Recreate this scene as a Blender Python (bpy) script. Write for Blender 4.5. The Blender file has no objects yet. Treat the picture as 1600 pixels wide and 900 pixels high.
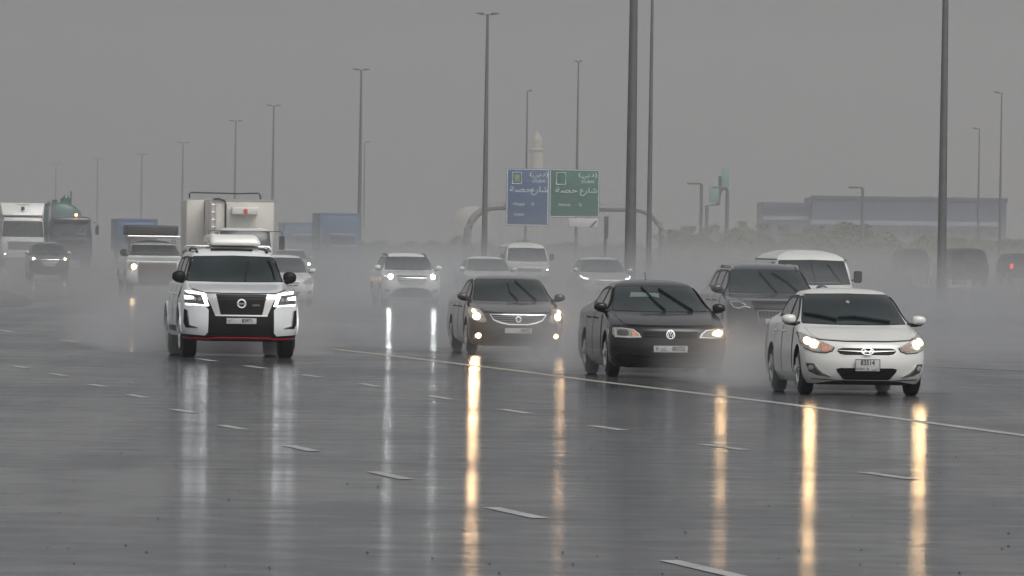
import bpy, bmesh, math, random
from mathutils import Vector, Matrix, noise
random.seed(7)
S = bpy.context.scene
COL = S.collection
# ---------------------------------------------------------------- camera
F = 13333.0                                   # focal length in photo pixels (1600 wide): a 300 mm lens
CAMH = 2.1
cam = bpy.data.cameras.new('camera')
cam.lens = 36.0 * F / 1600.0
cam.sensor_width = 36.0
cam.clip_start = 1.0
cam.clip_end = 12000.0
camo = bpy.data.objects.new('camera', cam)
COL.objects.link(camo)
CR = Matrix.Rotation(math.pi / 2 - math.atan(80 / F), 3, 'X') @ Matrix.Rotation(0.014, 3, 'Z')
camo.matrix_world = Matrix.Translation((0, 0, CAMH)) @ CR.to_4x4()
S.camera = camo
# ---------------------------------------------------------------- sky, sun, exposure
SUN_EL, SUN_AZ = math.radians(52), math.radians(150)
world = bpy.data.worlds.new('World')
S.world = world
world.use_nodes = True
wn = world.node_tree
bg = wn.nodes['Background']
sky = wn.nodes.new('ShaderNodeTexSky')
sky.sky_type = 'NISHITA'
sky.sun_disc = False
sky.sun_elevation = SUN_EL
sky.sun_rotation = SUN_AZ
sky.air_density = 1.0
sky.dust_density = 5.0
hs = wn.nodes.new('ShaderNodeHueSaturation')   # rain cloud takes the blue out of the sky
hs.inputs['Saturation'].default_value = 0.10
wn.links.new(sky.outputs[0], hs.inputs['Color'])
wn.links.new(hs.outputs[0], bg.inputs[0])
bg.inputs[1].default_value = 0.10
sun = bpy.data.lights.new('sun', 'SUN')
sun.energy = 0.9
sun.angle = math.radians(40)
sun.color = (1, .97, .93)
suno = bpy.data.objects.new('sun', sun)
COL.objects.link(suno)
sd = Vector((math.sin(SUN_AZ) * math.cos(SUN_EL), math.cos(SUN_AZ) * math.cos(SUN_EL), math.sin(SUN_EL)))
suno.rotation_euler = sd.to_track_quat('Z', 'Y').to_euler()
suno.location = sd * 50
S.view_settings.view_transform = 'Standard'
S.view_settings.look = 'None'
S.view_settings.exposure = 0.33
S.view_settings.gamma = 1.0
S.cycles.max_bounces = 6
S.cycles.volume_bounces = 1
S.cycles.transparent_max_bounces = 12
S.cycles.volume_max_steps = 96

# ---------------------------------------------------------------- helpers
def ray(px, py):
    return (CR @ Vector(((px - 800) / F, -(py - 450) / F, -1))).normalized()
def ground(px, py, z=0.0):
    d = ray(px, py)
    t = (z - CAMH) / d.z
    return Vector((d.x * t, d.y * t, z))
def above(px, dist):                           # point on the ground in direction px, dist metres down the view
    d = ray(px, 372)
    return Vector((d.x / d.y * dist, dist, 0))
def height(px, py, dist):
    d = ray(px, py)
    return CAMH + d.z / d.y * dist

MATS = {}
def mat(name, color=(.5, .5, .5), rough=.5, metal=0.0, coat=0.0, emit=None, strength=0.0, spec=.5, vary=0.0, vscale=3.0, bump=0.0, bscale=30.0):
    if name in MATS:
        return MATS[name]
    m = bpy.data.materials.new(name)
    m.use_nodes = True
    n, l = m.node_tree.nodes, m.node_tree.links
    b = n['Principled BSDF']
    b.inputs['Base Color'].default_value = (*color, 1)
    b.inputs['Roughness'].default_value = rough
    b.inputs['Metallic'].default_value = metal
    b.inputs['Coat Weight'].default_value = coat
    b.inputs['Coat Roughness'].default_value = .04
    b.inputs['Specular IOR Level'].default_value = spec
    if emit:
        b.inputs['Emission Color'].default_value = (*emit, 1)
        b.inputs['Emission Strength'].default_value = strength
    if vary or bump:
        tc = n.new('ShaderNodeTexCoord')
        t = n.new('ShaderNodeTexNoise')
        t.inputs['Scale'].default_value = vscale
        t.inputs['Detail'].default_value = 5
        l.new(tc.outputs['Object'], t.inputs['Vector'])
        if vary:
            r = n.new('ShaderNodeValToRGB')
            r.color_ramp.elements[0].position = .3
            r.color_ramp.elements[1].position = .7
            r.color_ramp.elements[0].color = (*[c * (1 - vary) for c in color], 1)
            r.color_ramp.elements[1].color = (*[min(1, c * (1 + vary)) for c in color], 1)
            l.new(t.outputs['Fac'], r.inputs[0])
            l.new(r.outputs[0], b.inputs['Base Color'])
        if bump:
            t2 = n.new('ShaderNodeTexNoise')
            t2.inputs['Scale'].default_value = bscale
            l.new(tc.outputs['Object'], t2.inputs['Vector'])
            bp = n.new('ShaderNodeBump')
            bp.inputs['Strength'].default_value = bump
            bp.inputs['Distance'].default_value = .01
            l.new(t2.outputs['Fac'], bp.inputs['Height'])
            l.new(bp.outputs[0], b.inputs['Normal'])
    MATS[name] = m
    return m
WHITE = mat('white_paint', (.64, .655, .665), .22, coat=.6, vary=.05, vscale=2, bump=.04, bscale=90)
IVORY = mat('pearl_white_paint', (.57, .57, .545), .22, coat=.6, vary=.05, vscale=2, bump=.04, bscale=90)
BLACKP = mat('black_paint', (.004, .004, .005), .25, coat=.3, spec=.3, vary=.1, bump=.05, bscale=90)
GREYP = mat('dark_grey_paint', (.05, .046, .044), .25, metal=.3, coat=.7, vary=.1, bump=.05, bscale=90)
NAVYP = mat('dark_blue_grey_paint', (.02, .023, .03), .25, coat=.7)
SILVERP = mat('silver_paint', (.5, .5, .48), .3, metal=.4, coat=.5)
GLASS = mat('tinted_glass', (.010, .017, .018), .06, coat=0, spec=.5, vary=.6, vscale=1.6, bump=.06, bscale=25)
SIDEGLASS = mat('side_glass', (.02, .024, .025), .06, spec=.55)
PALEGLASS = mat('opaque_pale_glass', (.10, .14, .135), .1, spec=.5)  # opaque pale tone; on the saloon it paints daylight through the cabin
PLASTIC = mat('black_plastic', (.006, .006, .007), .45, vary=.2, spec=.2)
DARKGR = mat('grille_black', (.004, .004, .005), .4, spec=.2)
RUBBER = mat('tyre_rubber', (.010, .010, .010), .5, vary=.2, spec=.25)
CHROME = mat('chrome', (.75, .75, .74), .15, metal=1)
DULLMET = mat('brushed_metal', (.55, .54, .52), .3, metal=.9)
RIM = mat('alloy_rim', (.6, .6, .6), .3, metal=.85)
PLATE = mat('number_plate', (.42, .42, .41), .4, vary=.06)
INK = mat('plate_ink', (.02, .02, .02), .6)
LENS = mat('lamp_glass', (.28, .27, .25), .12, spec=.8, vary=.35, vscale=18)
DARKLENS = mat('dark_lamp_glass', (.06, .06, .06), .1, spec=.8, vary=.4, vscale=14)
AMBERLENS = mat('amber_lens', (.62, .27, .17), .2, spec=.7, vary=.2, vscale=25)
RED = mat('red_trim', (.30, .01, .015), .35)
DRL = mat('white_lamp_strip', (.8, .8, .8), .3, emit=(.95, .97, 1), strength=4.5)
WARM = mat('warm_headlamp', (1, .9, .7), .3, emit=(1, .66, .33), strength=24)
WARMSOFT = mat('warm_headlamp_dim', (1, .9, .7), .3, emit=(1, .68, .36), strength=1.7)
COOL = mat('white_headlamp', (1, 1, 1), .3, emit=(.93, 1, .98), strength=36)
COOLSOFT = mat('white_headlamp_dim', (1, 1, 1), .3, emit=(.95, .98, 1), strength=14)
ORANGE = mat('orange_beacon', (1, .4, .1), .3, emit=(1, .35, .12), strength=14)
TAIL = mat('tail_lamp', (.6, .02, .02), .3, emit=(1, .06, .04), strength=2)
UNDER = mat('underbody', (.01, .01, .01), .7)

def mesh_obj(name, me, m, parent=None):
    o = bpy.data.objects.new(name, me)
    COL.objects.link(o)
    if m is not None:
        me.materials.clear()
        for x in (m if isinstance(m, (list, tuple)) else [m]):
            me.materials.append(x)
    if parent is not None:
        o.parent = parent
    return o
def bm_obj(name, bm, m, parent=None, smooth=False, angle=35):
    bmesh.ops.recalc_face_normals(bm, faces=bm.faces)
    me = bpy.data.meshes.new(name)
    bm.to_mesh(me)
    bm.free()
    if smooth:
        for p in me.polygons:
            p.use_smooth = True
        me.set_sharp_from_angle(angle=math.radians(angle))
    return mesh_obj(name, me, m, parent)
def thing(name, label, cat, loc=(0, 0, 0), rz=0, group=None):
    o = bpy.data.objects.new(name, None)
    o.empty_display_size = .3
    COL.objects.link(o)
    o.location = loc
    o.rotation_euler = (0, 0, rz)
    return tag(o, label, cat, group)
def tag(o, label=None, cat=None, group=None, kind=None):
    if label: o['label'] = label
    if cat: o['category'] = cat
    if group: o['group'] = group
    if kind: o['kind'] = kind
    return o
def copy_tree(o, parent=None):
    c = o.copy()
    COL.objects.link(c)
    if parent is not None:
        c.parent = parent
    for ch in list(o.children):
        copy_tree(ch, c)
    return c
def box(bm, x0, x1, y0, y1, z0, z1, bev=0.0, seg=2):
    r = bmesh.ops.create_cube(bm, size=1)
    vs = r['verts']
    for v in vs:
        v.co = Vector(((x0 + x1) / 2 + v.co.x * (x1 - x0), (y0 + y1) / 2 + v.co.y * (y1 - y0), (z0 + z1) / 2 + v.co.z * (z1 - z0)))
    if bev:
        es = list({e for v in vs for e in v.link_edges})
        bmesh.ops.bevel(bm, geom=es, offset=bev, segments=seg, affect='EDGES', profile=.5)
    return bm
def box_obj(name, x0, x1, y0, y1, z0, z1, m, parent=None, bev=.01, smooth=True):
    bm = bmesh.new()
    box(bm, x0, x1, y0, y1, z0, z1, bev)
    return bm_obj(name, bm, m, parent, smooth)
def tube(bm, pts, r, n=10, cap=True):
    pts = [Vector(p) for p in pts]
    rs = r if isinstance(r, (list, tuple)) else [r] * len(pts)
    rings = []
    for i, p in enumerate(pts):
        d = (pts[min(i + 1, len(pts) - 1)] - pts[max(i - 1, 0)]).normalized()
        a = Vector((0, 0, 1)) if abs(d.z) < .9 else Vector((0, 1, 0))
        u = d.cross(a).normalized()
        v = d.cross(u)
        rings.append([bm.verts.new(p + (u * math.cos(t) + v * math.sin(t)) * rs[i]) for t in [2 * math.pi * k / n for k in range(n)]])
    for a, b in zip(rings, rings[1:]):
        for k in range(n):
            bm.faces.new((a[k], a[(k + 1) % n], b[(k + 1) % n], b[k]))
    if cap:
        bm.faces.new(rings[0])
        bm.faces.new(rings[-1][::-1])
def tube_obj(name, pts, r, m, parent=None, n=10):
    bm = bmesh.new()
    tube(bm, pts, r, n)
    return bm_obj(name, bm, m, parent, True)
def lathe_x(bm, prof, n=32):                   # prof: (x, radius) about the x axis
    rings = []
    for x, r in prof:
        rings.append([bm.verts.new((x, r * math.cos(t), r * math.sin(t))) for t in [2 * math.pi * k / n for k in range(n)]])
    for a, b in zip(rings, rings[1:]):
        for k in range(n):
            bm.faces.new((a[k], a[(k + 1) % n], b[(k + 1) % n], b[k]))
    bm.faces.new(rings[0])
    bm.faces.new(rings[-1])
def pchip(pts):
    xs = [p[0] for p in pts]
    ys = [p[1] for p in pts]
    n = len(xs)
    h = [xs[i + 1] - xs[i] for i in range(n - 1)]
    d = [(ys[i + 1] - ys[i]) / h[i] for i in range(n - 1)]
    m = [0.0] * n
    m[0], m[-1] = d[0], d[-1]
    for i in range(1, n - 1):
        if d[i - 1] * d[i] > 0:
            w1, w2 = 2 * h[i] + h[i - 1], h[i] + 2 * h[i - 1]
            m[i] = (w1 + w2) / (w1 / d[i - 1] + w2 / d[i])
    def f(x):
        if x <= xs[0]: return ys[0]
        if x >= xs[-1]: return ys[-1]
        i = 0
        while x > xs[i + 1]: i += 1
        t = (x - xs[i]) / h[i]
        t2, t3 = t * t, t * t * t
        return (2 * t3 - 3 * t2 + 1) * ys[i] + (t3 - 2 * t2 + t) * h[i] * m[i] + (3 * t2 - 2 * t3) * ys[i + 1] + (t3 - t2) * h[i] * m[i + 1]
    return f

# ---------------------------------------------------------------- vehicle body: a stack of plan outlines, nose at y=0, rear at +y
class Shell:
    def __init__(s, W, YF, YR, CD, bow=.07, p=2.6, zs=None):
        s.W, s.YF, s.YR, s.CD = pchip(W), pchip(YF), pchip(YR), pchip(CD)
        s.bow, s.p = bow, p
        keys = sorted({round(q[0], 4) for tab in (W, YF, YR) for q in tab})
        s.zs = []
        for a, b in zip(keys, keys[1:]):
            k = max(1, int((b - a) / .035))
            s.zs += [a + (b - a) * i / k for i in range(k)]
        s.zs.append(keys[-1])
    def front(s, x, z):
        u = min(.9995, abs(x) / max(s.W(z), .01))
        return s.YF(z) + s.bow * u * u + s.CD(z) * (1 - (1 - u ** s.p) ** (1 / s.p))
    def rear(s, x, z):
        u = min(.9995, abs(x) / max(s.W(z), .01))
        return s.YR(z) - .05 * u * u - .6 * s.CD(z) * (1 - (1 - u ** s.p) ** (1 / s.p))
    def side(s, y, z):
        return s.W(z)
    def fpt(s, x, z, off=0.0):
        y = s.front(x, z)
        e = .01
        dx = (s.front(x + e, z) - s.front(x - e, z)) / (2 * e)
        dz = (s.front(x, z + e) - s.front(x, z - e)) / (2 * e)
        n = Vector((dx, -1, dz)).normalized()
        return Vector((x, y, z)) + n * off
    def body(s, name, m, parent, wheels=None):
        bm = bmesh.new()
        rings = []
        us = [math.sin(math.pi / 2 * (-1 + 2 * i / 28)) for i in range(29)]
        for z in s.zs:
            w = s.W(z)
            ring = [Vector((u * w, s.front(u * w * .9999, z), z)) for u in us]
            y0, y1 = s.front(w, z), s.rear(w, z)
            if y1 < y0 + .02:
                y1 = y0 + .02
            for k in range(1, 12):
                ring.append(Vector((w, y0 + (y1 - y0) * k / 12, z)))
            for u in us[::-2]:
                ring.append(Vector((u * w, max(s.rear(u * w * .9999, z), s.front(u * w * .9999, z) + .02), z)))
            for k in range(11, 0, -1):
                ring.append(Vector((-w, y0 + (y1 - y0) * k / 12, z)))
            rings.append([bm.verts.new(v) for v in ring])
        n = len(rings[0])
        for a, b in zip(rings, rings[1:]):
            for k in range(n):
                bm.faces.new((a[k], a[(k + 1) % n], b[(k + 1) % n], b[k]))
        bm.faces.new(rings[0])
        bm.faces.new(rings[-1])
        bmesh.ops.recalc_face_normals(bm, faces=bm.faces)
        me = bpy.data.meshes.new(name)
        bm.to_mesh(me)
        bm.free()
        me.materials.append(m)
        me.materials.append(UNDER)
        o = bpy.data.objects.new(name, me)
        COL.objects.link(o)
        if wheels:
            r, ww, ys = wheels
            cut = bmesh.new()
            wmax = max(s.W(z) for z in s.zs)
            for y in ys:
                for sg in (-1, 1):
                    b2 = bmesh.new()
                    lathe_x(b2, [(wmax - .36, r + .055), (wmax + .2, r + .055)], 36)
                    for v in b2.verts:
                        v.co.x *= sg
                        v.co.y += y
                        v.co.z += r + .01
                    bmesh.ops.recalc_face_normals(b2, faces=b2.faces)
                    t = bpy.data.meshes.new('tmp')
                    b2.to_mesh(t)
                    b2.free()
                    cut.from_mesh(t)
                    bpy.data.meshes.remove(t)
            cm = bpy.data.meshes.new('tmp')
            cut.to_mesh(cm)
            cut.free()
            co = bpy.data.objects.new('tmp', cm)
            COL.objects.link(co)
            md = o.modifiers.new('b', 'BOOLEAN')
            md.operation = 'DIFFERENCE'
            md.object = co
            md.solver = 'EXACT'
            dg = bpy.context.evaluated_depsgraph_get()
            me2 = bpy.data.meshes.new_from_object(o.evaluated_get(dg))
            o.modifiers.clear()
            o.data = me2
            bpy.data.objects.remove(co)
            me = me2
            me.name = name
            for pl in me.polygons:
                c = pl.center
                for y in ys:
                    dd = math.hypot(c.y - y, c.z - r - .01)
                    if dd < r + .058 and abs(c.x) > wmax - .37 and (dd < r + .04 or (Vector((0, c.y - y, c.z - r - .01)).normalized().dot(pl.normal) < -.8)):
                        pl.material_index = 1
        for pl in me.polygons:
            pl.use_smooth = True
        me.set_sharp_from_angle(angle=math.radians(38))
        o.parent = parent
        return o

def chaikin(poly, it=1):
    for _ in range(it):
        out = []
        n = len(poly)
        for i in range(n):
            a, b = poly[i], poly[(i + 1) % n]
            out.append((a[0] * .78 + b[0] * .22, a[1] * .78 + b[1] * .22))
            out.append((a[0] * .22 + b[0] * .78, a[1] * .22 + b[1] * .78))
        poly = out
    return poly
def patch(name, fn, poly, m, parent, off=.006, thick=.02, grid=.07, rnd=0, smooth=True):
    """a panel with thickness laid on the shell: poly in the (a, b) plane, fn(a, b, off) gives the point"""
    if rnd:
        poly = chaikin(poly, rnd)
    bm = bmesh.new()
    bm.faces.new([bm.verts.new((a, b, 0)) for a, b in poly])
    xs = [p[0] for p in poly]
    zs = [p[1] for p in poly]
    for ax, lo, hi in ((0, min(xs), max(xs)), (1, min(zs), max(zs))):
        k = math.ceil(lo / grid + .01)
        while k * grid < hi - .002:
            co = [0, 0, 0]
            no = [0, 0, 0]
            co[ax] = k * grid
            no[ax] = 1
            bmesh.ops.bisect_plane(bm, geom=bm.verts[:] + bm.edges[:] + bm.faces[:], plane_co=co, plane_no=no, dist=1e-5)
            k += 1
    bmesh.ops.triangulate(bm, faces=[f for f in bm.faces if len(f.verts) > 4])
    be = [e for e in bm.edges if e.is_boundary]
    ext = bmesh.ops.extrude_edge_only(bm, edges=be)
    low = {v for v in ext['geom'] if isinstance(v, bmesh.types.BMVert)}
    for v in bm.verts:
        a, b = v.co.x, v.co.y
        v.co = fn(a, b, off - thick if v in low else off)
    return bm_obj(name, bm, m, parent, smooth, 40)
def stroke(pts, w):
    """polygon of a line of half width w through pts"""
    L, R = [], []
    for i, p in enumerate(pts):
        a, b = pts[max(i - 1, 0)], pts[min(i + 1, len(pts) - 1)]
        dx, dy = b[0] - a[0], b[1] - a[1]
        l = math.hypot(dx, dy) or 1
        ww = w[i] if isinstance(w, (list, tuple)) else w
        L.append((p[0] - dy / l * ww, p[1] + dx / l * ww))
        R.append((p[0] + dy / l * ww, p[1] - dx / l * ww))
    return L + R[::-1]
def mir(poly):
    return [(-a, b) for a, b in poly][::-1]
def circle(cx, cz, rx, rz=None, n=20):
    rz = rz or rx
    return [(cx + rx * math.cos(2 * math.pi * k / n), cz + rz * math.sin(2 * math.pi * k / n)) for k in range(n)]
def ring_bm(bm, fn, cx, cz, rx, rz, w, off, n=28):
    rows = []
    for k in range(n):
        t = 2 * math.pi * k / n
        c, s_ = math.cos(t), math.sin(t)
        rows.append([bm.verts.new(fn(cx + c * (rx + d), cz + s_ * (rz + d), o)) for d, o in ((w, 0), (w, off), (-w, off), (-w, 0))])
    for k in range(n):
        a, b = rows[k], rows[(k + 1) % n]
        for j in range(3):
            bm.faces.new((a[j], b[j], b[j + 1], a[j + 1]))
def text_obj(name, body, size, loc, m, parent, depth=.002, align='CENTER', rot=(math.pi / 2, 0, 0), sx=1.0, bold=0.0):
    c = bpy.data.curves.new('t', 'FONT')
    c.body = body
    c.size = size
    c.extrude = depth
    c.offset = bold
    c.align_x = align
    c.align_y = 'CENTER'
    c.resolution_u = 3
    o = bpy.data.objects.new('t', c)
    COL.objects.link(o)
    me = bpy.data.meshes.new_from_object(o.evaluated_get(bpy.context.evaluated_depsgraph_get()))
    bpy.data.objects.remove(o)
    t = mesh_obj(name, me, m, parent)
    t.location = loc
    t.rotation_euler = rot
    t.scale = (sx, 1, 1)
    return t
DUBAI_AR = '\uFEF2\uFE91\uFEA9'
SHARI = '\uFEC9\uFEAD\uFE8E\uFEB7'
HESSA = '\uFE94\uFEBC\uFEA3'

def wheel(parent, x, y, r, w, sg, spokes=5, rimm=None, name='wheel'):
    bm = bmesh.new()
    prof = [(.10, r * .1), (.09, r * .62), (0, r * .67), (.012, r * .72), (.02, r * .9), (.045, r * .985), (w * .3, r), (w * .5, r * 1.0), (w * .7, r), (w - .03, r * .985), (w - .01, r * .9), (w, r * .6)]
    lathe_x(bm, prof, 40)
    # tread grooves
    o = bm_obj(name, bm, RUBBER, parent, True, 30)
    o.location = (x if sg > 0 else x, y, r)
    if sg > 0:
        o.rotation_euler = (0, 0, math.pi)
        # local +x now points to -x: outer face at x
    b2 = bmesh.new()
    ring = r * .67
    lathe_x(b2, [(-.006, ring), (-.006, ring - .03), (.02, ring - .05), (.07, ring - .06), (.075, .05)], 36)
    for k in range(spokes):
        t = 2 * math.pi * k / spokes + .3
        for dt in (-.11, .11):
            a = Vector((-.008, math.cos(t + dt * 2) * .055, math.sin(t + dt * 2) * .055))
            b = Vector((-.004, math.cos(t + dt) * (ring - .02), math.sin(t + dt) * (ring - .02)))
            tube(b2, [a, b], [.022, .017], 6)
    lathe_x(b2, [(-.018, .02), (-.018, .05), (.03, .07)], 16)
    rm = bm_obj('rim', b2, rimm or RIM, o, True, 30)
    return o
def mirror(parent, x, y, z, sg, m, w=.2, h=.15, stalk=True, lowdark=True):
    """door mirror; x is the inner end"""
    bm = bmesh.new()
    bmesh.ops.create_uvsphere(bm, u_segments=20, v_segments=12, radius=1)
    for v in bm.verts:
        c = v.co
        c.x = math.copysign(abs(c.x) ** .75, c.x)
        c.z = math.copysign(abs(c.z) ** .7, c.z)
        tz = 1 - .18 * max(0, c.x) if c.z > 0 else 1 - .1 * max(0, -c.x)
        v.co = Vector((c.x * w / 2 * 1.0, c.y * .09, c.z * h / 2 * tz))
        v.co.x *= sg
    o = bm_obj('mirror', bm, m, parent, True, 60)
    o.location = (x + sg * w / 2, y, z)
    if stalk:
        b2 = bmesh.new()
        tube(b2, [(-sg * (w / 2 + .06), .02, -h * .45), (-sg * w * .2, .01, -h * .5), (sg * w * .25, 0, -h * .46)], [.028, .026, .012], 8)
        bm_obj('mirror_stalk', b2, PLASTIC, o, True)
    return o
def bulb(parent, fn, x, z, r, m, off=.02, rz=None, name='bulb', light=None):
    bm = bmesh.new()
    n = 18
    c = bm.verts.new(fn(x, z, off + r * .25))
    ring = [bm.verts.new(fn(x + r * math.cos(2 * math.pi * k / n), z + (rz or r) * math.sin(2 * math.pi * k / n), off)) for k in range(n)]
    for k in range(n):
        bm.faces.new((c, ring[k], ring[(k + 1) % n]))
    o = bm_obj(name, bm, m, parent, True)
    if light:
        p = fn(x, z, off + .12)
        ld = bpy.data.lights.new('headlamp_glow', 'SPOT')
        ld.energy, ld.color = light[0], light[1]
        ld.spot_size = math.radians(150)
        ld.spot_blend = 1
        ld.shadow_soft_size = .06
        lo = bpy.data.objects.new('headlamp_glow', ld)
        COL.objects.link(lo)
        lo.parent = parent
        lo.location = p
        lo.rotation_euler = (math.radians(80), 0, math.pi)
        lo.rotation_euler = Vector((0, 1, .15)).to_track_quat('Z', 'Y').to_euler()
    return o
def plate(parent, sh, x, z, w, h, rows, bm_mat=None):
    y = sh.front(0, z) - .035
    p = box_obj('number_plate', -w / 2, w / 2, -.006, .006, -h / 2, h / 2, PLATE, parent, .003)
    p.location = (x, y, z)
    bm = bmesh.new()
    t = .006
    for a in ((-w / 2, w / 2, h / 2 - t, h / 2), (-w / 2, w / 2, -h / 2, -h / 2 + t), (-w / 2, -w / 2 + t, -h / 2, h / 2), (w / 2 - t, w / 2, -h / 2, h / 2)):
        box(bm, a[0], a[1], -.010, -.0065, a[2], a[3])
    bm_obj('plate_edge', bm, INK, p)
    for body, size, tx, tz, sx in rows:
        text_obj('lettering', body, size, (tx, -.0085, tz), INK, p, .001, sx=sx, bold=.0018 if size > .06 else 0)
    return p

RD = math.atan(1440 / F)                        # the road runs this far to the left of the view
def place(px, py, nose=.85, turn=0.0):
    g = above(px, ground(px, py).y - nose * math.cos(RD))
    return g, RD + turn

# ---------------------------------------------------------------- cars
def sedan_shell(W, H, zb, zh, zc, yc, wb, wt, ywt, zwt, yrt, yrb, zt, L, cd=.42, suv=False):
    Wt = [(zb, W - .09), (zb + .10, W - .03), (zb + .25, W - .005), ((zb + zh) / 2 + .1, W), (zh, W - .012), (zc - .06, W - .035), (zc, (W + wb) / 2 - .01), (zc + .05, wb), (zwt, wt), (zwt + .35 * (H - zwt), wt - .035), (zwt + .75 * (H - zwt), wt - .16), (H - .004, wt * .42), (H, wt * .15)]
    YF = [(zb, .10), (zb + .10, .03), (zb + .28, 0), (zh - .12, .035), (zh - .03, .075), (zh + .015, .19), ((zh + zc) / 2 + .01, .12 + yc * .45), (zc - .035, yc * .9), (zc, yc), (zwt, ywt), (zwt + .4 * (H - zwt), ywt + .14), (zwt + .8 * (H - zwt), ywt + .36), (H - .004, ywt + .6), (H, ywt + .75)]
    mid = (ywt + yrt) / 2
    if suv:
        YR = [(zb, L - .08), (zb + .2, L), (zc - .05, L - .02), (zwt, yrt), (zwt + .5 * (H - zwt), yrt - .08), (H - .004, yrt - .4), (H, yrt - .5)]
    else:
        YR = [(zb, L - .12), (zb + .15, L - .01), (zt - .12, L), (zt - .02, L - .07), (zt + .01, yrb + .25), (zt + .04, yrb), (zwt, yrt), (zwt + .5 * (H - zwt), yrt - .12), (H - .004, max(mid + .1, yrt - .5)), (H, max(mid, yrt - .55))]
    CD = [(zb, cd), (zh, cd), (zc, cd * .8), (zc + .06, .26), (zwt, .2), (H, .12)]
    return Shell(Wt, YF, YR, CD)

def greenhouse(t, sh, ws, side_polys, ws_mat=None, seam=True, paint=None):
    patch('windscreen', sh.fpt, ws, ws_mat or GLASS, t, .006, .03, .06, rnd=0)
    # black rubber surround
    cx = sum(p[0] for p in ws) / len(ws)
    cz = sum(p[1] for p in ws) / len(ws)
    rim = [((x - cx) * 1.02 + cx, (z - cz) * 1.045 + cz) for x, z in ws]
    patch('windscreen_seal', sh.fpt, rim, PLASTIC, t, .002, .02, .06)
    for sg in (-1, 1):
        for poly in side_polys:
            def sf(y, z, off, sg=sg):
                return Vector((sg * (sh.W(z) + off), y, z))
            w_ = patch('side_window', sf, poly, SIDEGLASS, t, .005, .02, .1)
            patch('window_frame', sf, stroke(poly + [poly[0]], .022), PLASTIC, w_, .010, .012, .1)
def side_patch(t, sh, name, poly, m, off=.004, thick=.015, grid=.12, sides=(-1, 1), rnd=0):
    for sg in sides:
        def sf(y, z, o_, sg=sg):
            return Vector((sg * (sh.W(z) + o_), y, z))
        patch(name, sf, poly, m, t, off, thick, grid, rnd)
def doors(t, sh, paint, z0, z1, ya, yb, yc_, handle_z, hm=None):
    """two door panels each side with handles, a few mm proud so their gaps read"""
    for sg in (-1, 1):
        def sf(y, z, o_, sg=sg):
            return Vector((sg * (sh.W(z) + o_), y, z))
        for (a, b, n) in ((ya, yb - .012, 'front_door'), (yb + .012, yc_, 'rear_door')):
            d = patch(n, sf, [(a, z0), (b, z0), (b, z1), (a + (.06 if n == 'front_door' else 0), z1)], paint, t, .005, .012, .1)
            for e_ in (a, b):
                patch('door_gap', sf, [(e_ - .007, z0), (e_ + .007, z0), (e_ + .007, z1), (e_ - .007, z1)], PLASTIC, d, .0065, .01, .1)
            hb = bmesh.new()
            tube(hb, [sf(b - .28, handle_z, .012), sf(b - .25, handle_z, .04), sf(b - .12, handle_z, .04), sf(b - .09, handle_z, .012)], .013, 6)
            bm_obj('handle', hb, hm or paint, d, True)
def wipers(t, sh, strokes):
    for pts in strokes:
        patch('wiper', sh.fpt, stroke(pts, .009), PLASTIC, t, .035, .022, .08)

def emblem_bm():
    return bmesh.new()

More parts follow.
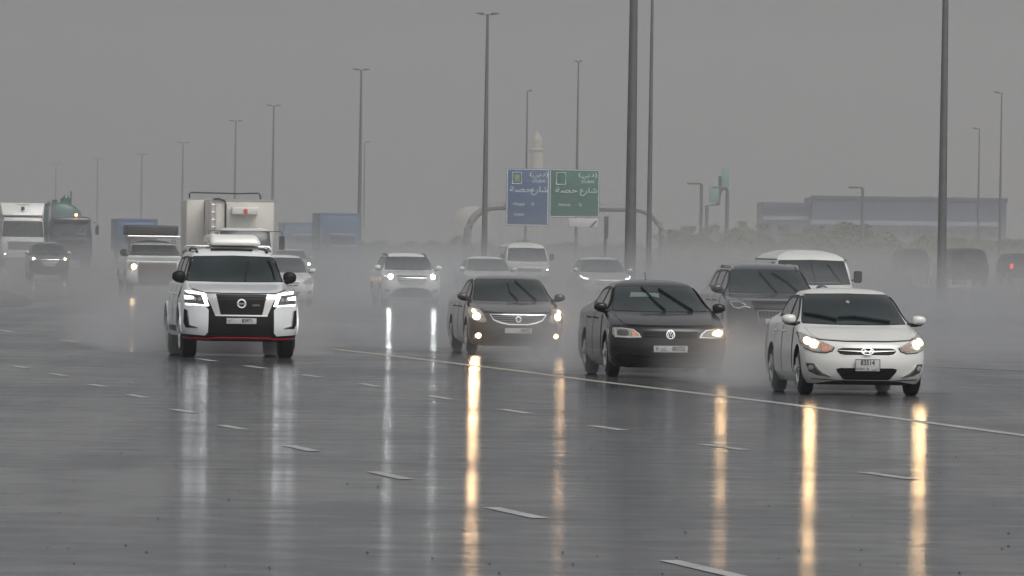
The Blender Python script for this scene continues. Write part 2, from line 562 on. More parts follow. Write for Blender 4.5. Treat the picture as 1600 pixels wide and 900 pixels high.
# ---- the white compact sedan
def white_sedan():
    g, rz = place(1358, 618)
    t = thing('sedan', 'white saloon car with lit headlights and small square plate, frontmost at the right', 'car', g, rz)
    sh = sedan_shell(.85, 1.455, .17, .755, .985, 1.12, .745, .60, 1.95, 1.36, 3.0, 3.75, 1.04, 4.3)
    wh = (.315, .2, (.83, 3.40))
    sh.body('body', IVORY, t, wh)
    for sg in (-1, 1):
        for y in wh[2]:
            wheel(t, sg * .835, y, .315, .2, sg, 5)
    fn = sh.fpt
    ws = [(-.70, .975), (-.35, .965), (0, .962), (.35, .965), (.70, .975), (.705, 1.0), (.59, 1.34), (.56, 1.362), (0, 1.372), (-.56, 1.362), (-.59, 1.34), (-.705, 1.0)]
    greenhouse(t, sh, ws, [[(1.48, 1.0), (2.30, 1.03), (2.30, 1.33), (2.08, 1.32), (1.85, 1.22)], [(2.37, 1.03), (3.32, 1.08), (3.05, 1.30), (2.8, 1.335), (2.37, 1.335)]])
    hood = [(-.70, .83), (-.62, .775), (-.3, .757), (.3, .757), (.62, .775), (.70, .83), (.72, .92), (-.72, .92)]
    patch('bonnet', fn, hood, IVORY, t, .006, .012, .06)
    patch('bonnet_gap', fn, stroke([(-.72, .80), (-.62, .762), (-.3, .745), (.3, .745), (.62, .762), (.72, .80)], .006), PLASTIC, t, .004, .01, .08)
    doors(t, sh, IVORY, .30, .96, 1.35, 2.36, 3.12, .86)
    hl = [(-.835, .845), (-.80, .84), (-.62, .745), (-.445, .665), (-.475, .615), (-.56, .588), (-.70, .60), (-.80, .64), (-.845, .73)]
    for q, sg in ((hl, -1), (mir(hl), 1)):
        f = patch('headlight', fn, q, LENS, t, .010, .03, .05)
        patch('headlight_rim', fn, [(x * 1.0 + (x - sg * .66) * .06, z + (z - .71) * .09) for x, z in q], PLASTIC, f, .005, .012, .05)
        bulb(f, fn, sg * .70, .70, .05, WARM, .016, light=(6, (1, .62, .3)))
        bulb(f, fn, sg * .765, .735, .05, WARMSOFT, .015)
        patch('indicator', fn, [(sg * .60, .70), (sg * .47, .66), (sg * .50, .615), (sg * .60, .605)], AMBERLENS if sg < 0 else mat('brown_lens', (.30, .22, .17), .2, spec=.7, vary=.3, vscale=25), f, .018, .01, .05)
    gr = [(-.405, .612), (-.385, .642), (-.33, .655), (.33, .655), (.385, .642), (.405, .612), (.37, .575), (.30, .56), (-.30, .56), (-.37, .575)]
    g_ = patch('grille', fn, gr, DARKGR, t, .006, .02, .06)
    patch('grille_frame', fn, [(x * 1.035, .608 + (z - .608) * 1.2) for x, z in gr], DULLMET, t, .003, .01, .06)
    patch('grille_bar', fn, [(-.385, .622), (0, .612), (.385, .622), (.385, .614), (0, .594), (-.385, .614)], CHROME, g_, .02, .015, .06)
    bm = bmesh.new()
    ring_bm(bm, fn, 0, .606, .082, .044, .006, .034)
    e = bm_obj('emblem', bm, CHROME, t, True)
    for poly in (stroke([(-.055, .578), (-.04, .60), (-.028, .632)], .007), stroke([(.028, .578), (.042, .612), (.055, .634)], .007), stroke([(-.045, .598), (-.01, .612), (.01, .600), (.047, .614)], .006)):
        patch('emblem_letter', fn, poly, CHROME, e, .032, .012, .05)
    plate(t, sh, 0, .425, .34, .165, [('83514', .095, 0, .032, .82), ('DUBAI', .04, -.10, -.05, 1), ('B', .05, 0, -.05, 1), (DUBAI_AR, .05, .10, -.048, 1.2)])
    patch('lower_grille', fn, [(-.415, .372), (-.36, .385), (.36, .385), (.415, .372), (.40, .33), (.32, .236), (.29, .228), (-.29, .228), (-.32, .236), (-.40, .33)], DARKGR, t, .005, .02, .06)
    for z in (.26, .29, .32, .35):
        patch('grille_slat', fn, [(-.31, z), (.31, z), (.31, z + .008), (-.31, z + .008)], PLASTIC, t, .014, .012, .1)
    for sg in (-1, 1):
        fp = [(sg * .80, .445), (sg * .70, .44), (sg * .66, .38), (sg * .60, .31), (sg * .48, .262), (sg * .66, .283), (sg * .76, .33)]
        f = patch('fog_light', fn, fp, DARKLENS, t, .006, .02, .05)
        patch('fog_trim', fn, stroke([(sg * .70, .435), (sg * .655, .36), (sg * .59, .300), (sg * .49, .268)], [.006, .01, .016, .004]), CHROME, f, .016, .012, .05)
        bulb(f, fn, sg * .735, .385, .035, LENS, .014)
    patch('bumper_lip', fn, [(-.66, .175), (-.45, .205), (.45, .205), (.66, .175), (.5, .172), (-.5, .172)], PLASTIC, t, .012, .03, .08)
    patch('bumper_crease', fn, stroke([(-.72, .232), (-.3, .212), (.3, .212), (.72, .232)], .004), PLASTIC, t, .004, .008, .08)
    box_obj('underbody', -.6, .6, .45, 3.9, .15, .22, UNDER, t)
    wipers(t, sh, [[(-.66, 1.09), (-.45, 1.06), (-.25, 1.01)], [(-.23, 1.04), (.0, 1.05), (.3, 1.01), (.48, .99)]])
    patch('sensor', fn, circle(-.03, 1.26, .025, .018, 12), mat('sensor_grey', (.30, .22, .22), .4), t, .012, .01)
    mirror(t, .80, 1.30, 1.03, 1, IVORY, .20, .13)
    mirror(t, -.80, 1.30, 1.03, -1, IVORY, .20, .13)
    return t

def jetta():
    g, rz = place(1050, 590)
    t = thing('sedan', 'black saloon car with a round front emblem and only one headlight lit', 'car', g, rz)
    t.scale = (1.01,) * 3
    sh = sedan_shell(.885, 1.455, .16, .79, 1.0, 1.15, .76, .60, 2.0, 1.345, 3.15, 3.95, 1.06, 4.6, cd=.36)
    wh = (.32, .205, (.88, 3.53))
    sh.body('body', BLACKP, t, wh)
    for sg in (-1, 1):
        for y in wh[2]:
            wheel(t, sg * .87, y, .32, .205, sg, 5)
    fn = sh.fpt
    ws = [(-.70, .995), (-.35, .985), (0, .982), (.35, .985), (.70, .995), (.705, 1.02), (.585, 1.32), (.555, 1.342), (0, 1.352), (-.555, 1.342), (-.585, 1.32), (-.705, 1.02)]
    greenhouse(t, sh, ws, [[(1.5, 1.02), (2.42, 1.05), (2.42, 1.325), (2.18, 1.32), (1.9, 1.22)], [(2.49, 1.05), (3.45, 1.1), (3.2, 1.29), (2.95, 1.33), (2.49, 1.33)]])
    patch('rear_daylight_patch', fn, [(-.42, 1.19), (-.05, 1.20), (.02, 1.18), (.03, 1.25), (-.38, 1.265)], PALEGLASS, t, .009, .004, .08)  # pale opaque patch painting in daylight seen through the cabin
    hood = [(-.66, .80), (-.3, .785), (.3, .785), (.66, .80), (.73, .93), (-.73, .93)]
    patch('bonnet', fn, hood, BLACKP, t, .006, .012, .06)
    patch('bonnet_gap', fn, stroke([(-.70, .86), (-.64, .79), (-.3, .772), (.3, .772), (.64, .79), (.70, .86)], .005), PLASTIC, t, .007, .01, .08)
    doors(t, sh, BLACKP, .30, .97, 1.4, 2.46, 3.25, .88)
    hl = [(-.83, .745), (-.70, .745), (-.54, .725), (-.46, .665), (-.425, .60), (-.60, .592), (-.80, .598), (-.835, .66)]
    for q, sg in ((hl, -1), (mir(hl), 1)):
        f = patch('headlight', fn, q, LENS if sg < 0 else LENS, t, .010, .03, .05)
        for st in ([(.80, .73), (.67, .73), (.54, .712), (.47, .655), (.445, .612)], [(.80, .73), (.79, .66), (.79, .612), (.6, .606), (.445, .612)]):
            patch('headlight_trim', fn, stroke([(sg * a, b) for a, b in st], .007), CHROME, f, .018, .008, .05)
        if sg > 0:
            patch('lit_lens', fn, chaikin([(.81, .725), (.66, .715), (.62, .64), (.79, .622)], 2), WARMSOFT, f, .02, .01, .05)
            bulb(f, fn, .73, .675, .045, WARM, .024, light=(6, (1, .62, .3)))
        else:
            patch('reflector', fn, chaikin([(-.77, .71), (-.62, .71), (-.60, .63), (-.76, .63)]), DARKLENS, f, .018, .008, .05)
            patch('indicator', fn, [(-.57, .70), (-.52, .685), (-.47, .625), (-.56, .62)], AMBERLENS, f, .018, .008, .05)
    g_ = patch('grille', fn, [(-.41, .70), (.41, .70), (.40, .60), (-.40, .60)], DARKGR, t, .006, .02, .06)
    for z in (.625, .665):
        patch('grille_bar', fn, [(-.39, z), (.39, z), (.39, z + .01), (-.39, z + .01)], PLASTIC, g_, .016, .012, .08)
    bm = bmesh.new()
    ring_bm(bm, fn, 0, .645, .060, .060, .006, .034)
    e = bm_obj('emblem', bm, CHROME, t, True)
    for poly in (stroke([(-.026, .692), (0, .652), (.026, .692)], .0055), stroke([(-.047, .678), (-.022, .602), (0, .64), (.022, .602), (.047, .678)], .0055)):
        patch('emblem_letter', fn, poly, CHROME, e, .032, .012, .05)
    plate(t, sh, 0, .44, .52, .11, [('V', .088, -.205, 0, .9), (DUBAI_AR, .045, -.10, .022, 1.2), ('DUBAI', .032, -.10, -.025, 1), ('80752', .088, .12, 0, .9)])
    patch('lower_grille', fn, [(-.80, .36), (-.62, .37), (-.56, .33), (.56, .33), (.62, .37), (.80, .36), (.72, .23), (-.72, .23)], DARKGR, t, .005, .02, .06)
    patch('bumper_crease', fn, stroke([(-.80, .375), (-.62, .385), (-.55, .345), (.55, .345), (.62, .385), (.80, .375)], .005), BLACKP, t, .018, .014, .06)
    box_obj('underbody', -.6, .6, .45, 4.1, .15, .22, UNDER, t)
    wipers(t, sh, [[(.06, .99), (-.06, 1.12), (-.21, 1.33)], [(.48, .99), (.28, 1.13), (.04, 1.31)]])
    mirror(t, .80, 1.35, 1.05, 1, BLACKP, .2, .13)
    mirror(t, -.80, 1.35, 1.05, -1, BLACKP, .2, .13)
    tube_obj('aerial', [(0, 3.1, 1.43), (0, 3.25, 1.56)], .006, PLASTIC, t, 5)
    return t

def altima():
    g, rz = place(812, 553)
    t = thing('sedan', 'dark grey saloon car with two bright headlights and two fog lights lit', 'car', g, rz)
    t.scale = (.955,) * 3
    sh = sedan_shell(.895, 1.475, .17, .79, 1.0, 1.12, .77, .61, 1.98, 1.385, 3.1, 4.0, 1.08, 4.8, cd=.46)
    wh = (.325, .205, (.95, 3.72))
    sh.body('body', GREYP, t, wh)
    for sg in (-1, 1):
        for y in wh[2]:
            wheel(t, sg * .88, y, .325, .205, sg, 7)
    fn = sh.fpt
    ws = [(-.70, 1.0), (-.35, .99), (0, .987), (.35, .99), (.70, 1.0), (.705, 1.02), (.60, 1.36), (.57, 1.38), (0, 1.39), (-.57, 1.38), (-.60, 1.36), (-.705, 1.02)]
    greenhouse(t, sh, ws, [[(1.5, 1.03), (2.4, 1.05), (2.4, 1.36), (2.2, 1.35), (1.9, 1.24)], [(2.47, 1.05), (3.5, 1.12), (3.2, 1.32), (2.95, 1.365), (2.47, 1.365)]])
    patch('bonnet', fn, [(-.60, .80), (-.3, .775), (.3, .775), (.60, .80), (.72, .93), (-.72, .93)], GREYP, t, .006, .012, .06)
    patch('bonnet_gap', fn, stroke([(-.66, .86), (-.60, .79), (-.3, .765), (.3, .765), (.60, .79), (.66, .86)], .005), PLASTIC, t, .007, .01, .08)
    doors(t, sh, GREYP, .30, .97, 1.4, 2.44, 3.3, .88)
    hl = [(-.86, .86), (-.80, .865), (-.70, .83), (-.63, .73), (-.575, .61), (-.66, .585), (-.80, .62), (-.87, .70), (-.88, .78)]
    for q, sg in ((hl, -1), (mir(hl), 1)):
        f = patch('headlight', fn, q, LENS, t, .010, .03, .05)
        bulb(f, fn, sg * .755, .70, .06, WARM, .016, light=(11, (1, .60, .3)))
        bulb(f, fn, sg * .795, .79, .04, WARMSOFT, .016)
        fo = patch('fog_light', fn, circle(sg * .725, .345, .06), LENS, t, .006, .02, .05)
        bulb(fo, fn, sg * .725, .345, .042, WARM, .014, light=(4, (1, .65, .35)))
    gr = [(-.52, .735), (.52, .735), (.45, .635), (.34, .59), (.18, .555), (-.18, .555), (-.34, .59), (-.45, .635)]
    g_ = patch('grille', fn, gr, DARKGR, t, .006, .02, .06)
    patch('grille_frame', fn, stroke([(-.52, .735), (-.45, .635), (-.33, .588), (-.18, .557), (.18, .557), (.33, .588), (.45, .635), (.52, .735)], [.007, .013, .016, .012, .012, .016, .013, .007]), CHROME, g_, .025, .02, .06)
    patch('grille_frame', fn, stroke([(-.52, .735), (.52, .735)], .006), CHROME, g_, .022, .02, .06)
    for z, w in ((.70, .47), (.665, .44), (.63, .40), (.595, .28)):
        patch('grille_bar', fn, stroke([(-w, z), (w, z)], .0045), mat('dull_bar', (.22, .22, .22), .35, metal=.6), g_, .016, .012, .08)
    bm = bmesh.new()
    ring_bm(bm, fn, 0, .648, .048, .048, .007, .036)
    box(bm, -.06, .06, sh.front(0, .648) - .04, sh.front(0, .648) - .02, .64, .656)
    bm_obj('emblem', bm, CHROME, t, True)
    plate(t, sh, 0, .445, .52, .11, [('V', .05, -.19, .0, .9), ('18972', .085, .12, 0, .9)])
    patch('lower_grille', fn, [(-.45, .33), (.45, .33), (.52, .22), (-.52, .22)], DARKGR, t, .005, .02, .06)
    box_obj('underbody', -.6, .6, .45, 4.3, .15, .22, UNDER, t)
    wipers(t, sh, [[(.10, 1.0), (-.02, 1.14), (-.03, 1.30)], [(.46, 1.0), (.31, 1.15), (.12, 1.35)]])
    mirror(t, .82, 1.35, 1.07, 1, GREYP, .2, .13)
    mirror(t, -.82, 1.35, 1.07, -1, GREYP, .2, .13)
    return t

def big_suv():
    g, rz = place(379, 559, 1.0)
    t = thing('off_road_car', 'big white off-road wagon with black grille, white C-shaped lamps and red lower trim', 'car', g, rz)
    t.scale = (.985,) * 3
    W, H = .99, 1.87
    Wt = [(.30, .86), (.42, .955), (.55, .985), (.85, .99), (1.05, .965), (1.14, .93), (1.24, .90), (1.30, .85), (1.72, .70), (1.78, .655), (1.84, .50), (1.866, .28), (1.87, .1)]
    YF = [(.30, .12), (.42, .02), (.6, 0), (.85, .02), (1.05, .05), (1.10, .10), (1.15, .35), (1.22, .95), (1.26, 1.25), (1.30, 1.40), (1.72, 2.05), (1.78, 2.2), (1.84, 2.5), (1.866, 2.8), (1.87, 3.0)]
    YR = [(.30, 4.9), (.5, 5.1), (1.25, 5.08), (1.72, 4.75), (1.82, 4.6), (1.866, 4.2), (1.87, 4.0)]
    CD = [(.30, .5), (1.1, .45), (1.30, .25), (1.87, .15)]
    sh = Shell(Wt, YF, YR, CD, bow=.10, p=2.8)
    wh = (.41, .28, (1.0, 4.07))
    sh.body('body', WHITE, t, wh)
    for sg in (-1, 1):
        for y in wh[2]:
            wheel(t, sg * .975, y, .405, .28, sg, 6)
    fn = sh.fpt
    ws = [(-.80, 1.30), (-.4, 1.29), (0, 1.287), (.4, 1.29), (.80, 1.30), (.80, 1.33), (.685, 1.69), (.655, 1.715), (0, 1.73), (-.655, 1.715), (-.685, 1.69), (-.80, 1.33)]
    greenhouse(t, sh, ws, [[(1.85, 1.33), (2.55, 1.33), (2.55, 1.69), (2.35, 1.69), (2.1, 1.60)], [(2.65, 1.33), (3.6, 1.33), (3.6, 1.70), (2.65, 1.70)], [(3.7, 1.34), (4.5, 1.37), (4.35, 1.68), (3.7, 1.70)]])
    # black A pillars
    for sg in (-1, 1):
        patch('pillar_cover', fn, [(sg * .815, 1.31), (sg * .845, 1.30), (sg * .712, 1.70), (sg * .69, 1.72)], PLASTIC, t, .006, .02, .08)
    patch('bonnet', fn, [(-.60, 1.115), (-.3, 1.11), (.3, 1.11), (.60, 1.115), (.78, 1.16), (.80, 1.245), (-.80, 1.245), (-.78, 1.16)], WHITE, t, .006, .012, .05)
    patch('bonnet_gap', fn, stroke([(-.80, 1.17), (-.62, 1.108), (-.3, 1.102), (.3, 1.102), (.62, 1.108), (.80, 1.17)], .006), PLASTIC, t, .007, .01, .05)
    doors(t, sh, WHITE, .55, 1.27, 1.6, 2.6, 3.65, 1.08)
    hl = [(-.93, 1.13), (-.64, 1.10), (-.60, 1.02), (-.545, .885), (-.92, .905), (-.945, 1.0)]
    for sg in (-1, 1):
        q = [(sg * abs(a), b) for a, b in hl]
        f = patch('headlight', fn, q, DARKLENS, t, .010, .03, .05)
        for pl in ([(.92, 1.125), (.64, 1.093), (.66, 1.072), (.90, 1.098)], [(.68, 1.095), (.62, 1.088), (.545, .89), (.60, .89)], [(.92, .925), (.56, .90), (.552, .885), (.92, .903)], [(.93, 1.055), (.80, 1.04), (.78, 1.0), (.93, .995)]):
            patch('light_strip', fn, [(sg * a, b) for a, b in pl], DRL, f, .022, .012, .05)
        for cx in (.70, .78):
            bulb(f, fn, sg * cx, .995, .032, LENS, .018)
        patch('grille_arm', fn, [(sg * .59, 1.085), (sg * .44, 1.085), (sg * .352, .73), (sg * .44, .725)], DULLMET, t, .02, .03, .05)
        patch('black_bumper_edge', fn, [(sg * .62, .90), (sg * .55, .88), (sg * .42, .70), (sg * .42, .72), (sg * .57, 1.0)], PLASTIC, t, .012, .02, .05)
        bp = [(sg * .95, .865), (sg * .80, .90), (sg * .60, .875), (sg * .548, .82), (sg * .555, .44), (sg * .60, .40), (sg * .95, .42)]
        b_ = patch('bumper_corner', fn, bp, WHITE, t, .03, .04, .05)
        patch('air_intake', fn, [(sg * .93, .83), (sg * .87, .80), (sg * .845, .56), (sg * .72, .52), (sg * .90, .52), (sg * .935, .60)], DARKGR, b_, .036, .01, .05)
        patch('intake_trim', fn, stroke([(sg * .87, .80), (sg * .845, .56), (sg * .72, .525)], .008), CHROME, b_, .046, .012, .05)
        patch('wheel_arch_trim', lambda y, z, o_, sg=sg: Vector((sg * (sh.W(z) + o_), y, z)), stroke([(1.0 + .5 * math.cos(a), .42 + .5 * math.sin(a)) for a in [math.pi * k / 12 for k in range(13)]], .02), WHITE, t, .03, .03, .1)
        patch('wheel_arch_trim', lambda y, z, o_, sg=sg: Vector((sg * (sh.W(z) + o_), y, z)), stroke([(4.07 + .5 * math.cos(a), .42 + .5 * math.sin(a)) for a in [math.pi * k / 12 for k in range(13)]], .02), WHITE, t, .03, .03, .1)
        side_patch(t, sh, 'fender_vent', [(1.42, 1.02), (1.56, 1.02), (1.56, 1.12), (1.42, 1.12)], PLASTIC, .012, .02, .1, (sg,))
        side_patch(t, sh, 'running_board', [(1.6, .36), (3.5, .36), (3.5, .44), (1.6, .44)], WHITE, .06, .12, .3, (sg,))
        side_patch(t, sh, 'sill', [(1.55, .44), (3.55, .44), (3.55, .53), (1.55, .53)], PLASTIC, .012, .02, .3, (sg,))
        # roof rail
        rb = bmesh.new()
        tube(rb, [(sg * .60, 2.35, 1.79), (sg * .61, 2.6, 1.845), (sg * .61, 2.8, 1.85), (sg * .60, 4.1, 1.85), (sg * .59, 4.4, 1.78)], .02, 8)
        bm_obj('roof_rail', rb, PLASTIC, t, True)
    gr = [(-.43, 1.085), (.43, 1.085), (.35, .74), (-.35, .74)]
    g_ = patch('grille', fn, gr, DARKGR, t, .008, .02, .06)
    patch('grille_frame', fn, stroke([(-.44, .728), (.44, .728)], .012), CHROME, t, .022, .02, .06)
    for i in range(6):
        z = .79 + i * .05
        w = .35 + (z - .74) * .23 - .02
        patch('grille_bar', fn, stroke([(-w + 2 * w * k / 14, z + (.008 if k % 2 else -.008)) for k in range(15)], .006), PLASTIC, g_, .016, .012, .08)
    bm = bmesh.new()
    ring_bm(bm, fn, 0, .93, .066, .066, .011, .04)
    box(bm, -.085, .085, sh.front(0, .93) - .045, sh.front(0, .93) - .02, .917, .943)
    bm_obj('emblem', bm, CHROME, t, True)
    te = text_obj('lettering', 'NISMO', .045, (.25, sh.front(.25, .9) - .03, .905), DULLMET, t, .002)
    patch('lower_grille', fn, [(-.55, .90), (-.43, .72), (.43, .72), (.55, .90), (.60, .88), (.60, .40), (-.60, .40), (-.60, .88)], PLASTIC, t, .012, .02, .06)
    plate(t, sh, 0, .64, .52, .11, [('83971', .085, .10, 0, .9), ('T', .04, -.2, -.025, 1), (DUBAI_AR, .045, -.19, .025, 1.2)])
    patch('lower_lip', fn, [(-.95, .42), (-.6, .40), (.6, .40), (.95, .42), (.93, .33), (.5, .31), (-.5, .31), (-.93, .33)], PLASTIC, t, .03, .04, .06)
    patch('red_trim', fn, stroke([(-.93, .365), (-.55, .355), (-.45, .37), (.45, .37), (.55, .355), (.93, .365)], .010), RED, t, .045, .02, .06)
    box_obj('underbody', -.6, .6, .5, 4.6, .29, .4, UNDER, t)
    patch('sunroof_visor', fn, stroke([(-.36, 1.822), (0, 1.828), (.36, 1.822)], .005), PLASTIC, t, .03, .03, .08)
    wipers(t, sh, [[(.16, 1.31), (.20, 1.45), (.24, 1.60)], [(.68, 1.33), (.66, 1.5), (.60, 1.66)]])
    for y in (2.9, 3.9):
        cb = bmesh.new()
        tube(cb, [(-.72, y, 1.845), (-.68, y, 1.895), (.68, y, 1.895), (.72, y, 1.845)], .018, 6)
        bm_obj('cross_bar', cb, DULLMET, t, True)
    bm = bmesh.new()
    box(bm, -.37, .55, 0, 1.9, 0, .19, .07, 4)
    for v in bm.verts:
        k = v.co.z / .19
        v.co.x += (-.10 * k if v.co.x > .1 else .03 * k)
        v.co.y += .12 * k if v.co.y < .9 else -.12 * k
    rbx = bm_obj('roof_cargo_box', bm, IVORY, None, True, 50)
    rbx.matrix_world = Matrix.Translation(g) @ Matrix.Rotation(rz, 4, 'Z') @ Matrix.Scale(.985, 4) @ Matrix.Translation((0, 2.6, 1.915))
    tag(rbx, 'white roof cargo box lying on the bars of the big off-road wagon', 'roof box')
    mirror(t, .84, 1.75, 1.38, 1, PLASTIC, .23, .19)
    mirror(t, -.84, 1.75, 1.38, -1, PLASTIC, .23, .19)
    return t

def generic_suv(name, label, px, py, scale, paint, on=None, slats=True, rails=None, rot=0, drl=None, W=.93, H=1.68, glow=None, bulb_r=.07, mirrors=None, frontz=1.0, bulbs=((.66, .93),)):
    g, rz = place(px, py, .9, rot)
    t = thing(name, label, 'car', g, rz)
    t.scale = (scale,) * 3
    sh = sedan_shell(W, H, .22, .98, 1.14, 1.1, .80, .64, 1.85, 1.55, 4.1, 4.3, 1.3, 4.65, suv=True)
    wh = (.36, .23, (.9, 3.65))
    sh.body('body', paint, t, wh)
    for sg in (-1, 1):
        for y in wh[2]:
            wheel(t, sg * (W - .015), y, .36, .23, sg, 5)
    fn = sh.fpt
    ws = [(-.74, 1.15), (-.35, 1.14), (0, 1.137), (.35, 1.14), (.74, 1.15), (.74, 1.17), (.635, 1.52), (.61, 1.545), (0, 1.555), (-.61, 1.545), (-.635, 1.52), (-.74, 1.17)]
    greenhouse(t, sh, ws, [[(1.5, 1.18), (2.3, 1.18), (2.3, 1.53), (2.05, 1.52), (1.8, 1.42)], [(2.38, 1.18), (3.2, 1.2), (3.2, 1.54), (2.38, 1.54)], [(3.28, 1.2), (3.95, 1.26), (3.75, 1.5), (3.28, 1.54)]])
    patch('bonnet', fn, [(-.62, 1.0), (.62, 1.0), (.78, 1.10), (-.78, 1.10)], paint, t, .006, .012, .06)
    doors(t, sh, paint, .4, 1.12, 1.4, 2.34, 3.2, 1.0)
    for sg in (-1, 1):
        f = patch('headlight', fn, [(sg * .88, 1.0), (sg * .70, .985), (sg * .50, .95), (sg * .52, .87), (sg * .70, .85), (sg * .87, .88)], LENS if on else DARKLENS, t, .010, .03, .05)
        if on:
            for bx, bz in bulbs:
                bulb(f, fn, sg * bx, bz, bulb_r, on, .018, light=glow)
        if drl:
            for st in drl:
                patch('light_strip', fn, stroke([(sg * a, b) for a, b in st], .009), CHROME, f, .02, .012, .05)
        patch('fog_light', fn, [(sg * .84, .56), (sg * .68, .54), (sg * .70, .46), (sg * .82, .47)], DARKLENS, t, .008, .02, .05)
    gr = [(-.48, .985), (.48, .985), (.44, .80), (.34, .70), (-.34, .70), (-.44, .80)]
    g_ = patch('grille', fn, gr, DARKGR, t, .008, .02, .06)
    if slats:
        for z, w in ((.96, .46), (.90, .45), (.84, .43), (.78, .40), (.73, .34)):
            patch('grille_bar', fn, stroke([(-w, z), (w, z)], .011), CHROME, g_, .02, .014, .08)
    patch('lower_grille', fn, [(-.55, .52), (-.35, .58), (.35, .58), (.55, .52), (.70, .30), (-.70, .30)], PLASTIC, t, .008, .02, .06)
    if drl:
        patch('grille_frame', fn, stroke([(-.40, .82), (-.36, .60), (-.28, .50), (.28, .50), (.36, .60), (.40, .82), (-.40, .82)], .007), mat('dull_bar', (.22, .22, .22), .35, metal=.6), t, .03, .03, .06)
        for k in range(-5, 6):
            patch('grille_bar', fn, stroke([(k * .065, .80), (k * .06, .53)], .003), mat('dull_bar', (.22, .22, .22), .35, metal=.6), g_, .024, .02, .08)
    p = box_obj('number_plate', -.26, .26, sh.front(0, .62) - .04, sh.front(0, .62) - .02, .59, .68, PLATE, t, .003)
    box_obj('underbody', -.6, .6, .5, 4.0, .2, .3, UNDER, t)
    if rails:
        for sg in (-1, 1):
            rb = bmesh.new()
            tube(rb, [(sg * .60, 1.95, 1.56), (sg * .605, 2.15, 1.63), (sg * .605, 3.4, 1.64), (sg * .59, 3.8, 1.56)], .022, 8)
            bm_obj('roof_rail', rb, rails, t, True)
    wipers(t, sh, [[(.10, 1.15), (-.02, 1.30), (-.15, 1.50)], [(.50, 1.15), (.33, 1.33), (.08, 1.50)]] if rails is DULLMET else [[(-.5, 1.17), (-.1, 1.19)], [(.05, 1.19), (.5, 1.17)]])
    mirror(t, W - .07, 1.4, 1.22, 1, mirrors or paint, .22, .15)
    mirror(t, -(W - .07), 1.4, 1.22, -1, mirrors or paint, .22, .15)
    return t

def small_car(label, px, py, scale, paint, on=None, rot=0, H=1.48, drl=False, name='sedan', one_side=None, bulb_r=.05):
    g, rz = place(px, py, .85, rot)
    t = thing(name, label, 'car', g, rz)
    t.scale = (scale,) * 3
    sh = sedan_shell(.86, H, .18, .80, 1.0, 1.12, .75, .60, 1.95, H - .1, 3.1, 3.8, 1.06, 4.4)
    wh = (.32, .2, (.85, 3.45))
    sh.body('body', paint, t, wh)
    for sg in (-1, 1):
        for y in wh[2]:
            wheel(t, sg * .845, y, .32, .2, sg, 5)
    fn = sh.fpt
    k = H - 1.48
    ws = [(-.70, 1.0), (0, .987), (.70, 1.0), (.705, 1.02), (.59, 1.36 + k), (.56, 1.38 + k), (0, 1.39 + k), (-.56, 1.38 + k), (-.59, 1.36 + k), (-.705, 1.02)]
    greenhouse(t, sh, ws, [[(1.5, 1.03), (2.35, 1.04), (2.35, 1.35 + k), (1.95, 1.28 + k)], [(2.42, 1.04), (3.4, 1.1), (3.0, 1.34 + k), (2.42, 1.35 + k)]])
    doors(t, sh, paint, .30, .97, 1.4, 2.4, 3.2, .88)
    for sg in (-1, 1):
        f = patch('headlight', fn, [(sg * .84, .87), (sg * .72, .84), (sg * .50, .72), (sg * .56, .64), (sg * .76, .66), (sg * .84, .72)], LENS, t, .010, .03, .05)
        if drl:
            patch('light_strip', fn, stroke([(sg * .80, .86), (sg * .77, .80), (sg * .69, .775), (sg * .60, .765)], .018), DRL_HOT, f, .022, .012, .05)
        if on and one_side != -sg:
            bulb(f, fn, sg * .70, .75, bulb_r, on, .018)
        patch('fog_light', fn, circle(sg * .70, .40, .07, .05, 12), DARKLENS, t, .008, .02, .05)
    g_ = patch('grille', fn, [(-.38, .70), (.38, .70), (.34, .58), (-.34, .58)], DARKGR, t, .008, .02, .06)
    patch('grille_bar', fn, stroke([(-.36, .645), (.36, .645)], .01), CHROME, g_, .018, .012, .08)
    patch('lower_grille', fn, [(-.42, .42), (.42, .42), (.36, .28), (-.36, .28)], DARKGR, t, .006, .02, .06)
    box_obj('number_plate', -.26, .26, sh.front(0, .5) - .035, sh.front(0, .5) - .02, .46, .55, PLATE, t, .003)
    box_obj('underbody', -.6, .6, .5, 3.9, .16, .25, UNDER, t)
    wipers(t, sh, [[(-.5, 1.01), (-.1, 1.04)], [(.05, 1.04), (.5, 1.01)]])
    mirror(t, .79, 1.33, 1.06, 1, paint, .2, .13)
    mirror(t, -.79, 1.33, 1.06, -1, paint, .2, .13)
    return t
DRL_HOT = mat('bright_lamp_strip', (.9, .9, .9), .3, emit=(1, 1, 1), strength=5)

